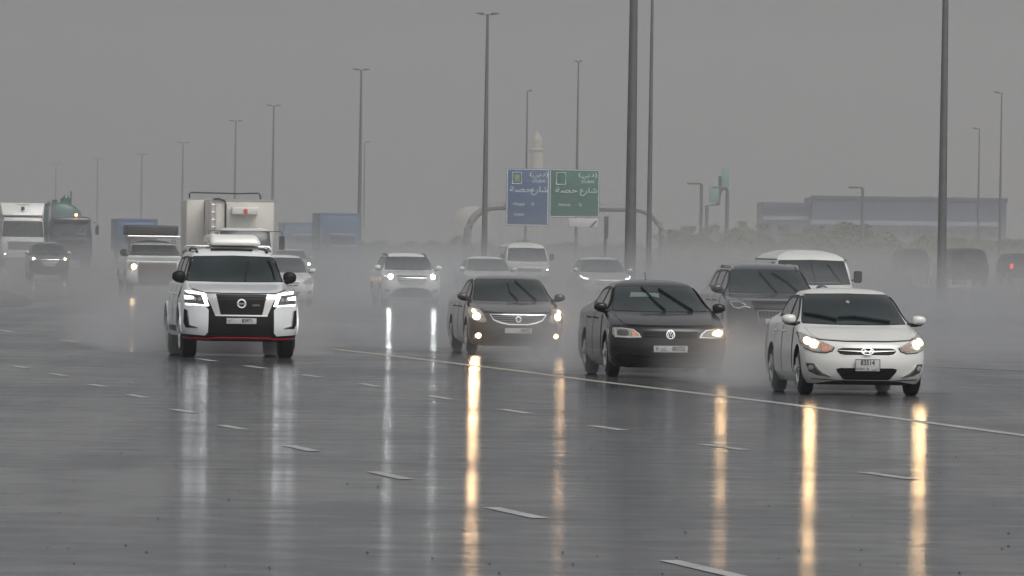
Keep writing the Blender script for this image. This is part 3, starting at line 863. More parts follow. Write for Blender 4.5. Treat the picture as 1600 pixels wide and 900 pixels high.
def van(label, px, py, scale, paint=None, rot=0, glass=None, lamp=None, mirr=None, rack=False):
    paint = paint or IVORY
    g, rz = place(px, py, .9, rot)
    t = thing('van', label, 'van', g, rz)
    t.scale = (scale,) * 3
    H = 1.95
    Wt = [(.25, .80), (.38, .87), (.6, .89), (1.0, .89), (1.12, .875), (1.22, .86), (1.70, .77), (1.80, .70), (1.88, .55), (1.935, .34), (1.95, .12)]
    YF = [(.25, .10), (.38, .02), (.6, 0), (.95, .05), (1.05, .18), (1.12, .42), (1.18, .52), (1.70, 1.02), (1.80, 1.18), (1.88, 1.45), (1.935, 1.9), (1.95, 2.3)]
    YR = [(.25, 4.6), (.4, 4.7), (1.2, 4.7), (1.75, 4.62), (1.88, 4.5), (1.935, 4.2), (1.95, 3.8)]
    CD = [(.25, .4), (1.1, .35), (1.3, .22), (1.95, .15)]
    sh = Shell(Wt, YF, YR, CD, bow=.08, p=2.8)
    wh = (.33, .2, (.95, 3.5))
    sh.body('body', paint, t, wh)
    for sg in (-1, 1):
        for y in wh[2]:
            wheel(t, sg * .875, y, .33, .2, sg, 6)
    fn = sh.fpt
    ws = [(-.78, 1.22), (0, 1.20), (.78, 1.22), (.785, 1.25), (.705, 1.68), (.68, 1.71), (0, 1.725), (-.68, 1.71), (-.705, 1.68), (-.785, 1.25)]
    greenhouse(t, sh, ws, [[(1.0, 1.25), (1.75, 1.25), (1.75, 1.66), (1.3, 1.66)]])
    side_patch(t, sh, 'sliding_door', [(1.95, .5), (3.1, .5), (3.1, 1.68), (1.95, 1.68)], paint, .006, .012, .12)
    side_patch(t, sh, 'roof_gutter', [(1.1, 1.73), (4.5, 1.73), (4.5, 1.75), (1.1, 1.75)], PLASTIC, .012, .02, .4)
    patch('dashboard_papers', fn, [(-.62, 1.235), (.60, 1.235), (.60, 1.25), (-.62, 1.25)], PALEGLASS, t, .01, .004, .1)
    for sg in (-1, 1):
        f = patch('headlight', fn, [(sg * .84, .98), (sg * .62, .95), (sg * .58, .80), (sg * .84, .78)], LENS, t, .01, .03, .05)
        if lamp and sg > 0:
            bulb(f, fn, .72, .88, .035, lamp, .018)
    patch('grille', fn, [(-.5, .93), (.5, .93), (.48, .80), (-.48, .80)], DARKGR, t, .008, .02, .06)
    patch('bumper', fn, [(-.84, .62), (.84, .62), (.82, .38), (-.82, .38)], PLASTIC, t, .02, .04, .06)
    box_obj('number_plate', -.26, .26, sh.front(0, .5) - .05, sh.front(0, .5) - .03, .46, .56, PLATE, t, .003)
    box_obj('underbody', -.6, .6, .5, 4.0, .2, .3, UNDER, t)
    wipers(t, sh, [[(.02, 1.22), (.0, 1.45), (-.02, 1.66)], [(.60, 1.24), (.45, 1.45), (.32, 1.64)]])
    for sg in (-1, 1):
        m = box_obj('mirror', -.09, .09, -.05, .05, -.13, .13, mirr or PLASTIC, t, .04)
        m.location = (sg * .99, .95, 1.38)
        tube_obj('mirror_stalk', [(-sg * .15, .05, -.08), (0, 0, -.05)], .02, PLASTIC, m, 6)
    if rack:
        rb = bmesh.new()
        for y in (1.8, 3.0, 4.2):
            tube(rb, [(-.68, y, 1.86), (-.70, y, 2.0), (.70, y, 2.0), (.68, y, 1.86)], .018, 6)
        bm_obj('roof_rack', rb, DULLMET, t)
    return t

def pickup():
    g, rz = place(247, 463, 1.0)
    t = thing('pickup_truck', 'white pickup truck with a dark bundle on its roof rack and lamps on', 'pickup truck', g, rz)
    W, H = 1.0, 1.82
    Wt = [(.40, .88), (.5, .97), (.7, 1.0), (1.1, .98), (1.2, .95), (1.27, .90), (1.33, .84), (1.66, .72), (1.72, .66), (1.78, .5), (1.815, .28), (1.82, .1)]
    YF = [(.40, .10), (.5, .02), (.7, 0), (1.08, .03), (1.14, .10), (1.19, .5), (1.24, 1.1), (1.28, 1.4), (1.33, 1.5), (1.66, 2.1), (1.72, 2.25), (1.78, 2.5), (1.815, 2.8), (1.82, 2.95)]
    YR = [(.40, 5.6), (.6, 5.75), (1.25, 5.75), (1.28, 4.2), (1.33, 3.95), (1.66, 3.8), (1.78, 3.6), (1.815, 3.2), (1.82, 3.1)]
    CD = [(.4, .35), (1.2, .3), (1.35, .2), (1.82, .15)]
    sh = Shell(Wt, YF, YR, CD, bow=.06, p=3.2)
    wh = (.40, .26, (1.0, 4.5))
    sh.body('body', WHITE, t, wh)
    for sg in (-1, 1):
        for y in wh[2]:
            wheel(t, sg * .985, y, .40, .26, sg, 6)
    fn = sh.fpt
    ws = [(-.80, 1.33), (0, 1.32), (.80, 1.33), (.80, 1.35), (.70, 1.63), (.67, 1.66), (0, 1.67), (-.67, 1.66), (-.70, 1.63), (-.80, 1.35)]
    greenhouse(t, sh, ws, [[(1.75, 1.34), (2.6, 1.34), (2.6, 1.63), (2.2, 1.62)], [(2.7, 1.34), (3.7, 1.34), (3.65, 1.63), (2.7, 1.63)]])
    patch('bonnet', fn, [(-.7, 1.15), (.7, 1.15), (.8, 1.24), (-.8, 1.24)], WHITE, t, .006, .012, .06)
    doors(t, sh, WHITE, .5, 1.26, 1.6, 2.65, 3.8, 1.1)
    patch('grille', fn, [(-.62, 1.10), (.62, 1.10), (.64, .66), (-.64, .66)], mat('glow_brown_front', (.07, .058, .052), .45), t, .012, .02, .06)  # brown tint puts the headlamps' scattered glow into the grille colour
    for z in (.82, .92, 1.02):
        patch('grille_bar', fn, stroke([(-.6, z), (.6, z)], .018), mat('glow_brown_front'), t, .025, .014, .08)
    for sg in (-1, 1):
        f = patch('headlight', fn, [(sg * .93, 1.12), (sg * .66, 1.12), (sg * .66, .88), (sg * .92, .88)], LENS, t, .012, .03, .05)
        bulb(f, fn, sg * .76, .96, .08, WARM, .02, light=(36, (1, .62, .3)))
        fo = patch('fog_light', fn, [(sg * .82, .62), (sg * .64, .60), (sg * .64, .52), (sg * .82, .54)], LENS, t, .012, .03, .05)
        bulb(fo, fn, sg * .73, .57, .045, WARM, .02)
        mirror(t, sg * .90, 1.75, 1.42, sg, PLASTIC, .22, .22)
    patch('bumper', fn, [(-.62, .66), (.62, .66), (.60, .42), (-.60, .42)], mat('glow_brown_front'), t, .03, .04, .06)  # bumper middle painted with the same lamp glow tint
    for sg in (-1, 1):
        patch('bumper', fn, [(sg * .64, .72), (sg * .97, .72), (sg * .94, .46), (sg * .64, .46)], WHITE, t, .04, .05, .06)
    box_obj('underbody', -.7, .7, .5, 5.2, .35, .5, UNDER, t)
    rk = bmesh.new()
    for y in (2.3, 3.5):
        tube(rk, [(-.72, y, 1.70), (-.72, y, 1.93), (.72, y, 1.93), (.72, y, 1.70)], .03, 8)
    for x in (-.85, .85):
        tube(rk, [(x, 2.0, 1.95), (x, 4.6, 1.95)], .03, 8)
    tube(rk, [(-.85, 2.0, 1.95), (.85, 2.0, 1.95)], .03, 8)
    bm_obj('roof_rack', rk, DULLMET, t, True)
    # the bundle rests on the rack: its own thing
    bm = bmesh.new()
    box(bm, -.88, .80, -.0, 2.2, 0, .33, .06, 3)
    for v in bm.verts:
        v.co.z += .03 * noise.noise(v.co * 2.5) - (.05 if v.co.x > .6 else 0) * v.co.z
    b = bm_obj('roof_bundle', bm, mat('dark_tarpaulin', (.025, .024, .026), .5, vary=.3, bump=.5, bscale=8), None, True, 60)
    b.matrix_world = Matrix.Translation(g) @ Matrix.Rotation(rz, 4, 'Z') @ Matrix.Translation((0, 2.1, 1.985))
    tag(b, 'dark tarpaulin-wrapped bundle lying on the roof rack of the white pickup', 'bundle')
    return t

def truck_shell(W, H, zw0, zw1, rake=.25, L=2.0):
    Wt = [(.45, W - .08), (.6, W - .01), (1.2, W), (zw0, W - .02), (zw1, W - .10), (H - .08, W - .15), (H - .02, W - .3), (H, W - .5)]
    YF = [(.45, .08), (.6, .01), (1.2, 0), (zw0, .06), (zw1, .06 + rake), (H - .08, .14 + rake), (H - .02, .3 + rake), (H, .5 + rake)]
    YR = [(.45, L), (H - .05, L), (H, L - .1)]
    CD = [(.45, .25), (H, .2)]
    return Shell(Wt, YF, YR, CD, bow=.05, p=3.5)
def truck_wheels(t, W, ys, r=.48):
    for sg in (-1, 1):
        for y in ys:
            wheel(t, sg * (W - .03), y, r, .3, sg, 8)
def truck_mirror(t, sh, x, y, z, sg, arm=True):
    m = box_obj('mirror', -.10, .10, -.06, .06, -.25, .25, PLASTIC, t, .03)
    m.location = (sg * x, y, z)
    bm = bmesh.new()
    tube(bm, [(-sg * .45, .2, .42), (-sg * .05, .0, .42), (0, 0, .36), (0, 0, .2)], .016, 6)
    bm_obj('mirror_arm', bm, PLASTIC, m)

def white_box_truck():
    g, rz = place(384, 454, 1.2)
    t = thing('box_truck', 'white refrigerated box truck with roof cooler unit and ladder behind the big off-road wagon', 'truck', g, rz)
    W, H = 1.03, 2.30
    sh = truck_shell(W, H, 1.40, 2.18, .28, 1.9)
    sh.body('cab', IVORY, t)
    fn = sh.fpt
    ws = [(-.92, 1.42), (.92, 1.42), (.93, 1.46), (.885, 2.12), (.85, 2.17), (-.85, 2.17), (-.885, 2.12), (-.93, 1.46)]
    greenhouse(t, sh, ws, [[(.6, 1.45), (1.45, 1.45), (1.45, 2.1), (.85, 2.1)]])
    patch('grille', fn, [(-.7, 1.2), (.7, 1.2), (.7, .85), (-.7, .85)], DARKGR, t, .01, .02, .1)
    for sg in (-1, 1):
        patch('headlight', fn, [(sg * .95, .95), (sg * .75, .95), (sg * .75, .75), (sg * .95, .75)], LENS, t, .01, .03, .1)
        truck_mirror(t, sh, 1.34, .25, 1.75, sg)
    truck_wheels(t, W + .05, (1.0, 5.2), .43)
    box_obj('chassis', -.45, .45, .5, 6.8, .5, .85, UNDER, t, .02)
    bx = box_obj('cargo_box', -1.17, 1.23, 2.05, 7.4, .95, 3.32, mat('cream_panel', (.55, .53, .48), .45, vary=.08, vscale=1.5), t, .03)
    tr = bmesh.new()
    for x in (-1.17, 1.20):
        box(tr, x - .01, x + .04, 2.03, 2.06, .95, 3.33)
    box(tr, -1.18, 1.24, 2.025, 2.055, 3.27, 3.335)
    bm_obj('corner_trim', tr, DULLMET, bx)
    cu = box_obj('cooler_unit', -.40, .58, 1.55, 2.04, 2.78, 3.05, IVORY, t, .05)
    cu2 = box_obj('cooler_badge', .03, .17, 1.53, 1.552, 2.80, 2.98, mat('red_label', (.5, .05, .04), .5), cu, .002)
    ld = bmesh.new()
    for x in (-1.13, -.97):
        tube(ld, [(x, 1.98, 1.3), (x, 1.98, 3.2)], .018, 6)
    for k in range(7):
        tube(ld, [(-1.13, 1.98, 1.5 + k * .27), (-.97, 1.98, 1.5 + k * .27)], .014, 6)
    bm_obj('ladder', ld, DULLMET, t)
    tube_obj('exhaust_pipe', [(-.60, 1.97, 1.2), (-.60, 1.97, 3.15), (-.66, 1.97, 3.28), (-.85, 1.97, 3.34), (-1.05, 1.97, 3.33)], .035, PLASTIC, t, 8)
    tube_obj('roof_bar', [(-1.75, 4.6, 3.36), (-1.75, 4.6, 3.52), (-1.70, 4.6, 3.57), (0.05, 4.6, 3.55), (.80, 4.6, 3.58), (.86, 4.6, 3.5), (.88, 4.6, 3.36)], .03, PLASTIC, t, 6)
    box_obj('behind_truck_box', -1.85, -1.18, 4.7, 7.35, 1.0, 3.3, mat('cream_panel'), t, .05)  # box standing in for another truck behind this one
    return t

def tank_truck():
    g, rz = place(111, 418, 1.2)
    t = thing('tank_truck', 'dark blue tank truck with a round green tank and an orange beacon', 'truck', g, rz)
    W, H = 1.22, 2.92
    sh = truck_shell(W, H, 1.75, 2.65, .2, 2.1)
    sh.body('cab', mat('navy_truck_paint', (.022, .026, .05), .3, coat=.5), t)
    fn = sh.fpt
    greenhouse(t, sh, [(-1.1, 1.78), (1.1, 1.78), (1.12, 1.82), (1.04, 2.6), (1.0, 2.64), (-1.0, 2.64), (-1.04, 2.6), (-1.12, 1.82)], [[(.6, 1.8), (1.6, 1.8), (1.6, 2.6), (.8, 2.6)]])
    text_obj('lettering', 'VOLVO', .16, (.55, -.05, 1.93), DULLMET, t, .01)
    text_obj('lettering', '340', .16, (.4, -.06, 1.0), DULLMET, t, .01)
    patch('grille', fn, [(-.8, 1.55), (.8, 1.55), (.75, .95), (-.75, .95)], DARKGR, t, .01, .02, .1)
    for sg in (-1, 1):
        f = patch('headlight', fn, [(sg * 1.12, .9), (sg * .85, .9), (sg * .85, .7), (sg * 1.12, .7)], DARKLENS, t, .01, .03, .1)
        truck_mirror(t, sh, 1.48, .1, 2.15, sg)
    box_obj('sun_visor', -1.15, 1.15, -.22, .25, 2.66, 2.75, NAVYP, t, .03)
    bc = box_obj('beacon', .22, .36, .2, .34, 2.93, 3.06, ORANGE, t, .03)
    truck_wheels(t, W, (1.2, 5.2, 6.6), .52)
    box_obj('chassis', -.5, .5, .5, 8.5, .6, 1.0, UNDER, t, .02)
    bm = bmesh.new()
    rings = []
    prof = [(2.6, .3), (2.66, .8), (2.8, 1.15), (3.0, 1.28), (8.0, 1.28), (8.3, .9), (8.4, .2)]
    for y, r in prof:
        rings.append([bm.verts.new((-.38 + r * math.cos(a), y, 2.45 + r * math.sin(a))) for a in [2 * math.pi * k / 36 for k in range(36)]])
    for a, b in zip(rings, rings[1:]):
        for k in range(36):
            bm.faces.new((a[k], a[(k + 1) % 36], b[(k + 1) % 36], b[k]))
    bm.faces.new(rings[0]); bm.faces.new(rings[-1])
    tk = bm_obj('tank', bm, mat('green_tank', (.03, .095, .075), .35, coat=.3, vary=.2), t, True)
    hb = bmesh.new()
    tube(hb, [(-.1, 4.0, 3.66), (-.1, 4.0, 3.95)], .32, 16)
    tube(hb, [(-.1, 4.0, 3.95), (-.1, 4.0, 4.15)], [.2, .1], 12)
    bm_obj('tank_hatch', hb, mat('green_tank'), tk, True)
    vb = bmesh.new()
    tube(vb, [(.2, 4.2, 3.5), (.2, 4.2, 4.35)], .04, 8)
    tube(vb, [(-.75, 4.1, 3.55), (-.75, 4.1, 3.85)], .16, 10)
    tube(vb, [(-1.1, 4.1, 3.4), (-1.1, 4.1, 3.62)], .2, 10)
    tube(vb, [(-1.25, 4.1, 3.5), (.15, 4.1, 3.72)], .05, 8)
    bm_obj('tank_valve', vb, mat('green_tank'), tk, True)
    tube_obj('exhaust_pipe', [(-1.1, 2.3, 1.2), (-1.1, 2.3, 3.5), (-1.2, 2.15, 3.75)], .1, DULLMET, t, 10)
    return t

def white_cab_truck():
    g, rz = place(36, 418, 1.2)
    t = thing('lorry', 'white lorry with a tall roof fairing at the left edge of the photo', 'truck', g, rz)
    W, H = 1.22, 2.85
    sh = truck_shell(W, H, 1.7, 2.6, .15, 2.2)
    sh.body('cab', IVORY, t)
    fn = sh.fpt
    greenhouse(t, sh, [(-1.12, 1.73), (1.12, 1.73), (1.14, 1.78), (1.06, 2.52), (1.02, 2.57), (-1.02, 2.57), (-1.06, 2.52), (-1.14, 1.78)], [[(.6, 1.75), (1.6, 1.75), (1.6, 2.5), (.8, 2.5)]])
    patch('grille', fn, [(-.85, 1.45), (.85, 1.45), (.8, 1.0), (-.8, 1.0)], mat('grey_grille', (.12, .12, .12), .4), t, .01, .02, .1)
    for sg in (-1, 1):
        f = patch('headlight', fn, [(sg * 1.12, .85), (sg * .85, .85), (sg * .85, .65), (sg * 1.12, .65)], LENS, t, .01, .03, .1)
        if sg < 0:
            bulb(f, fn, -.98, .75, .05, COOLSOFT, .02)
        truck_mirror(t, sh, 1.40, .1, 2.1, sg)
    bm = bmesh.new()
    box(bm, -1.25, 1.25, .9, 2.4, 2.9, 3.58, .08, 3)
    for v in bm.verts:
        if v.co.y < 1.6:
            v.co.y -= (3.6 - v.co.z) * .7 - .2
            v.co.x *= 1 - (3.6 - v.co.z) * .12
    bm_obj('roof_fairing', bm, IVORY, t, True)
    text_obj('lettering', 'TRANSPORT', .15, (0, .62, 3.5), INK, t, .01)
    box_obj('fairing_emblem', -.1, .1, .66, .70, 3.2, 3.4, INK, t, .02)
    tube_obj('visor_bar', [(-1.1, 0, 2.62), (-1.1, -.05, 2.82), (1.1, -.05, 2.82), (1.1, 0, 2.62)], .03, PLASTIC, t, 6)
    box_obj('cargo_box', -1.28, 1.28, 2.6, 9, 1.1, 3.62, IVORY, t, .04)
    truck_wheels(t, W, (1.2, 5.5, 6.8), .5)
    box_obj('chassis', -.5, .5, .5, 8.5, .6, 1.0, UNDER, t, .02)
    return t

def blue_truck(label, px, s, top_py, width, m, m2, dist=None, lit=False):
    """box lorry seen as its blue front panel over a cab; s photo px per metre"""
    d = F / s
    p = above(px, d)
    top = height(px, top_py, d)
    t = thing('lorry', label, 'truck', p, RD)
    w = width / 2
    bx = box_obj('cargo_box', -w, w, 1.9, 9, .9, top, m, t, .04)
    fp = box_obj('box_panel', -w * .78, w * .78, 1.87, 1.905, .9 + (top - .9) * .45, top - .22, m2, bx, .01)
    fr = bmesh.new()
    box(fr, -w - .02, -w + .09, 1.86, 1.9, .9, top)
    box(fr, w - .09, w + .02, 1.86, 1.9, .9, top)
    box(fr, -w, w, 1.855, 1.89, top - .12, top + .01)
    bm_obj('box_frame', fr, m, bx)
    hc = min(2.2, top * .72)
    sh = truck_shell(min(1.05, w - .06), hc, hc * .6, hc - .15, .2, 1.8)
    sh.body('cab', m, t)
    ww = min(1.05, w - .06)
    patch('windscreen', sh.fpt, [(-ww + .15, hc * .62), (ww - .15, hc * .62), (ww - .2, hc - .18), (-ww + .2, hc - .18)], PLASTIC, t, .01, .02, .1)
    if lit:
        bulb(t, sh.fpt, -.7, .75, .07, COOLSOFT, .02, name='headlight')
    truck_wheels(t, w - .03, (1.0, 6.5), .48)
    return t

# ---------------------------------------------------------------- setting
def road_material():
    m = bpy.data.materials.new('wet_asphalt')
    m.use_nodes = True
    n, l = m.node_tree.nodes, m.node_tree.links
    b = n['Principled BSDF']
    tc = n.new('ShaderNodeTexCoord')
    big = n.new('ShaderNodeTexNoise'); big.inputs['Scale'].default_value = .12; big.inputs['Detail'].default_value = 4
    l.new(tc.outputs['Object'], big.inputs['Vector'])
    cr = n.new('ShaderNodeValToRGB')
    cr.color_ramp.elements[0].color = (.035, .036, .038, 1)
    cr.color_ramp.elements[1].color = (.06, .061, .063, 1)
    l.new(big.outputs['Fac'], cr.inputs[0])
    l.new(cr.outputs[0], b.inputs['Base Color'])
    rr = n.new('ShaderNodeMapRange')
    rr.inputs['From Min'].default_value = .35
    rr.inputs['From Max'].default_value = .65
    rr.inputs['To Min'].default_value = .065
    rr.inputs['To Max'].default_value = .12
    l.new(big.outputs['Fac'], rr.inputs[0])
    l.new(rr.outputs[0], b.inputs['Roughness'])
    b.inputs['IOR'].default_value = 1.33
    w1 = n.new('ShaderNodeTexNoise'); w1.inputs['Scale'].default_value = 2.4; w1.inputs['Detail'].default_value = 6; w1.inputs['Roughness'].default_value = .65
    l.new(tc.outputs['Object'], w1.inputs['Vector'])
    bp = n.new('ShaderNodeBump')
    bp.inputs['Strength'].default_value = .35
    bp.inputs['Distance'].default_value = .022
    l.new(w1.outputs['Fac'], bp.inputs['Height'])
    l.new(bp.outputs[0], b.inputs['Normal'])
    # stones of the surface stand out of the water film and break the mirror
    df = n.new('ShaderNodeBsdfDiffuse'); df.inputs['Color'].default_value = (.046, .051, .058, 1)
    fn_ = n.new('ShaderNodeTexNoise'); fn_.inputs['Scale'].default_value = 1.3; fn_.inputs['Detail'].default_value = 4; fn_.inputs['Roughness'].default_value = .5
    l.new(tc.outputs['Object'], fn_.inputs['Vector'])
    ad = n.new('ShaderNodeMath'); ad.operation = 'ADD'
    sc = n.new('ShaderNodeMath'); sc.operation = 'MULTIPLY'; sc.inputs[1].default_value = .8
    l.new(big.outputs['Fac'], sc.inputs[0]); l.new(sc.outputs[0], ad.inputs[0]); l.new(fn_.outputs['Fac'], ad.inputs[1])
    mr = n.new('ShaderNodeMapRange')
    mr.inputs['From Min'].default_value = .70; mr.inputs['From Max'].default_value = 1.10
    mr.inputs['To Min'].default_value = .20; mr.inputs['To Max'].default_value = .43
    l.new(ad.outputs[0], mr.inputs[0])
    # wheel tracks along the lanes
    mp = n.new('ShaderNodeMapping'); mp.inputs['Rotation'].default_value = (0, 0, -RD); mp.inputs['Scale'].default_value = (.9, .012, 1)
    l.new(tc.outputs['Object'], mp.inputs['Vector'])
    tk = n.new('ShaderNodeTexNoise'); tk.inputs['Scale'].default_value = 1.0; tk.inputs['Detail'].default_value = 3
    l.new(mp.outputs[0], tk.inputs['Vector'])
    tm = n.new('ShaderNodeMath'); tm.operation = 'MULTIPLY_ADD'; tm.inputs[1].default_value = .8; tm.inputs[2].default_value = -.4
    l.new(tk.outputs['Fac'], tm.inputs[0])
    ad2 = n.new('ShaderNodeMath'); ad2.operation = 'ADD'; l.new(ad.outputs[0], ad2.inputs[0]); l.new(tm.outputs[0], ad2.inputs[1])
    l.new(ad2.outputs[0], mr.inputs[0])
    mx = n.new('ShaderNodeMixShader')
    l.new(mr.outputs[0], mx.inputs[0]); l.new(b.outputs[0], mx.inputs[1]); l.new(df.outputs[0], mx.inputs[2])
    l.new(mx.outputs[0], n['Material Output'].inputs['Surface'])
    return m
def sheet(name, pts, z, m, kind='structure', label=None):
    me = bpy.data.meshes.new(name)
    me.from_pydata([(p[0], p[1], z) for p in pts], [], [tuple(range(len(pts)))])
    o = mesh_obj(name, me, m)
    tag(o, label, None, None, kind)
    return o
sheet('ground', [(-2500, -60), (2500, -60), (2500, 5500), (-2500, 5500)], 0, mat('wet_sand', (.16, .14, .115), .5, vary=.25, vscale=.05, bump=.3, bscale=2))
# road: a broad carriageway that bends left far away
def road_edge(side):
    pts = []
    for y in (-40, 40, 100, 200, 300, 400, 550, 700, 900, 1200, 1600, 2200):
        c = -y * math.tan(RD) * 1.0 - max(0, y - 350) ** 2 * .00004
        pts.append((c + side(y), y))
    return pts
Lf = road_edge(lambda y: -16 + (-.0 if y < 350 else 0))
Rt = road_edge(lambda y: 60)
sheet('road', Lf + Rt[::-1], .004, road_material(), label='wet multi-lane highway surface')
PAINT = mat('worn_road_paint', (.27, .27, .265), .34, vary=.4, vscale=2.5, spec=.4)
YPAINT = mat('pale_yellow_road_paint', (.28, .255, .19), .3, vary=.4, vscale=1.5, spec=.4)
def marking(name, px0, py0, px1, py1, w, m, n=1, label=None):
    a, b = ground(px0, py0), ground(px1, py1)
    d = (b - a).normalized()
    u = Vector((-d.y, d.x, 0)) * w / 2
    me = bpy.data.meshes.new(name)
    me.from_pydata([(*(a + u).xy, .008), (*(a - u).xy, .008), (*(b - u).xy, .008), (*(b + u).xy, .008)], [], [(0, 1, 2, 3)])
    o = mesh_obj(name, me, m)
    tag(o, None, None, None, 'structure')
    return o
dashes = [  # start px,py (far-left end) -> near-right end
    (1045, 877, 1165, 905), (767, 794, 845, 811), (583, 738, 636, 750), (450, 697, 492, 706), (345, 665, 382, 672), (270, 640, 304, 646), (200, 617, 228, 622), (140, 601, 164, 605), (78, 584, 102, 588), (20, 572, 44, 576),
    (1350, 739, 1428, 750), (1098, 695, 1165, 704), (925, 666, 975, 673), (782, 640, 828, 647), (672, 619, 706, 625), (565, 600, 592, 605), (470, 586, 500, 590), (385, 572, 412, 576), (310, 561, 336, 565), (98, 532, 122, 535), (0, 516, 18, 519)]
for q in dashes:
    marking('lane_marking', *q, .14, PAINT)
solid = [(520, 546), (600, 555), (700, 567), (800, 579), (930, 596), (1080, 614), (1230, 632), (1420, 657), (1650, 688)]
for a, b in zip(solid, solid[1:]):
    marking('lane_line', *a, b[0], b[1], .2, YPAINT if a[0] < 1000 else PAINT)
far_line = [(1330, 566), (1450, 573), (1650, 583)]
for a, b in zip(far_line, far_line[1:]):
    marking('lane_line', *a, *b, .12, mat('faded_road_paint', (.05, .05, .05), .4))

# splash specks on the wet surface
bm = bmesh.new()
for k in range(150):
    px, py = random.uniform(0, 1600), 520 + 380 * random.random() ** .8
    g = ground(px, py)
    r = random.uniform(.003, .008)
    bmesh.ops.create_icosphere(bm, subdivisions=1, radius=r, matrix=Matrix.Translation((g.x, g.y, .004 + r * .3)) @ Matrix.Diagonal((1.5, 4, .8, 1)))
tag(bm_obj('grit', bm, mat('dark_grit', (.045, .042, .04), .5)), 'small dark grit scattered over the wet road', 'grit', None, 'stuff')

# kerb nose at the left edge
g0 = ground(-40, 466)
bm = bmesh.new()
pts = [ground(-60, 455), ground(8, 459), ground(52, 474), ground(40, 477), ground(-60, 478)]
lo = [bm.verts.new((p.x, p.y, 0)) for p in pts]
cen = sum(pts, Vector()) / len(pts)
hi = [bm.verts.new((p.x * .93 + cen.x * .07, p.y * .93 + cen.y * .07, .13)) for p in pts]
bm.faces.new(hi)
for k in range(5):
    bm.faces.new((lo[k], lo[(k + 1) % 5], hi[(k + 1) % 5], hi[k]))
kb = bm_obj('kerb_nose', bm, mat('dark_kerb', (.05, .045, .04), .35, vary=.5, vscale=1, bump=.6, bscale=6))
tag(kb, 'low dark kerb nose of the left verge reaching into the wet road', 'kerb', None, None)

# ---------------------------------------------------------------- street lamps
POLE = mat('galvanised_pole', (.11, .11, .11), .45, metal=.4, vary=.15)
def lamp(label, px, top_py, dist, wbase=.3, arms=1, arm=.62, head=True, H=None, yaw=0.0, left=False):
    p = above(px, dist)
    h = H or height(px, top_py, dist)
    t = thing('street_lamp', label, 'street lamp', p, yaw, 'tall lamps along the highway')
    tube_obj('pole', [(0, 0, 0), (0, 0, h * .5), (0, 0, h)], [wbase / 2, wbase * .36, wbase * .2], POLE, t, 12)
    box_obj('base_plate', -.3, .3, -.3, .3, 0, .04, POLE, t, .01)
    for sg in ((-1, 1) if arms == 2 else ((-1,) if left else (1,))):
        tube_obj('arm', [(0, 0, h - .05), (sg * .12, 0, h - .01), (sg * arm * .5, 0, h + .02)], [.04, .03, .025], POLE, t, 6)
        bm = bmesh.new()
        box(bm, arm * .32, arm, -.14, .14, -.07, .07, .03)
        for v in bm.verts:
            if v.co.x > arm * .8: v.co.z = v.co.z * .4 + .04
            v.co.x *= sg
        hd = bm_obj('lamp_head', bm, POLE, t, True)
        hd.location = (0, 0, h + .01)
    return t
lamp('tall double-headed street lamp beside the left end of the big blue and green road sign', 757, 22, 455, .34, 2)
lamp('double-headed street lamp rising above the larger pale blue lorry', 561, 109, 610, .32, 2)
lamp('double-headed street lamp rising over the right side of the white box truck', 425, 165, 760, .32, 2, .66)
lamp('double-headed street lamp rising over the middle of the white box truck', 366, 189, 860, .32, 2, .70)
lamp('double-headed street lamp standing just left of the white box truck', 284, 223, 1010, .32, 2, .74)
lamp('faint double-headed street lamp rising behind the blue lorry', 220, 241, 1100, .32, 2, .76)
lamp('very faint street lamp just right of the tank truck', 151, 248, 1250, .32, 2, .8)
lamp('faintest street lamp, above the green tank of the tank truck', 86, 255, 1400, .32, 2, .85)
lamp('thin lamp close to the right of the lamp over the pale blue lorry', 568, 222, 980, .24, 1, .62, left=False)
lamp('slim lamp standing behind the left half of the road sign', 821, 142, 620, .22, 1, .35, left=False)
lamp('slim lamp standing behind the right half of the road sign', 900, 96, 600, .24, 2, .28)
lamp('thickest dark pole, its top outside the photo, right of the road sign', 985, -300, 285, .40, 2, H=17.5)
lamp('slender dark pole rising out of the photo at the right end of the sign arch', 1014, -40, 400, .27, 2, H=15.3)
lamp('tall dark pole near the right edge standing by the white barrier', 1472, -200, 300, .34, 2, H=16.5)
lamp('thin distant lamp in front of the right end of the blue building', 1528, 201, 700, .22, 1, .6, left=True)
lamp('tallest thin lamp at the right edge, behind the blue building end', 1562, 145, 620, .22, 1, .6, left=True)
def short_lamp(label, px, top_py, dist, left=True):
    p = above(px, dist)
    h = height(px, top_py, dist)
    t = thing('short_street_lamp', label, 'street lamp', p, 0)
    tube_obj('pole', [(0, 0, 0), (0, 0, h)], [.16, .12], POLE, t, 8)
    sg = -1 if left else 1
    box_obj('lamp_head', min(0, sg * 1.2), max(0, sg * 1.2), -.2, .2, h - .02, h + .12, POLE, t, .04)
short_lamp('short grey lamp left of the small hazy signboards', 1095, 288, 700)
short_lamp('short grey lamp right of the small hazy signboards', 1135, 294, 700)
short_lamp('short grey lamp in front of the blue building, above the bushes', 1347, 294, 720)

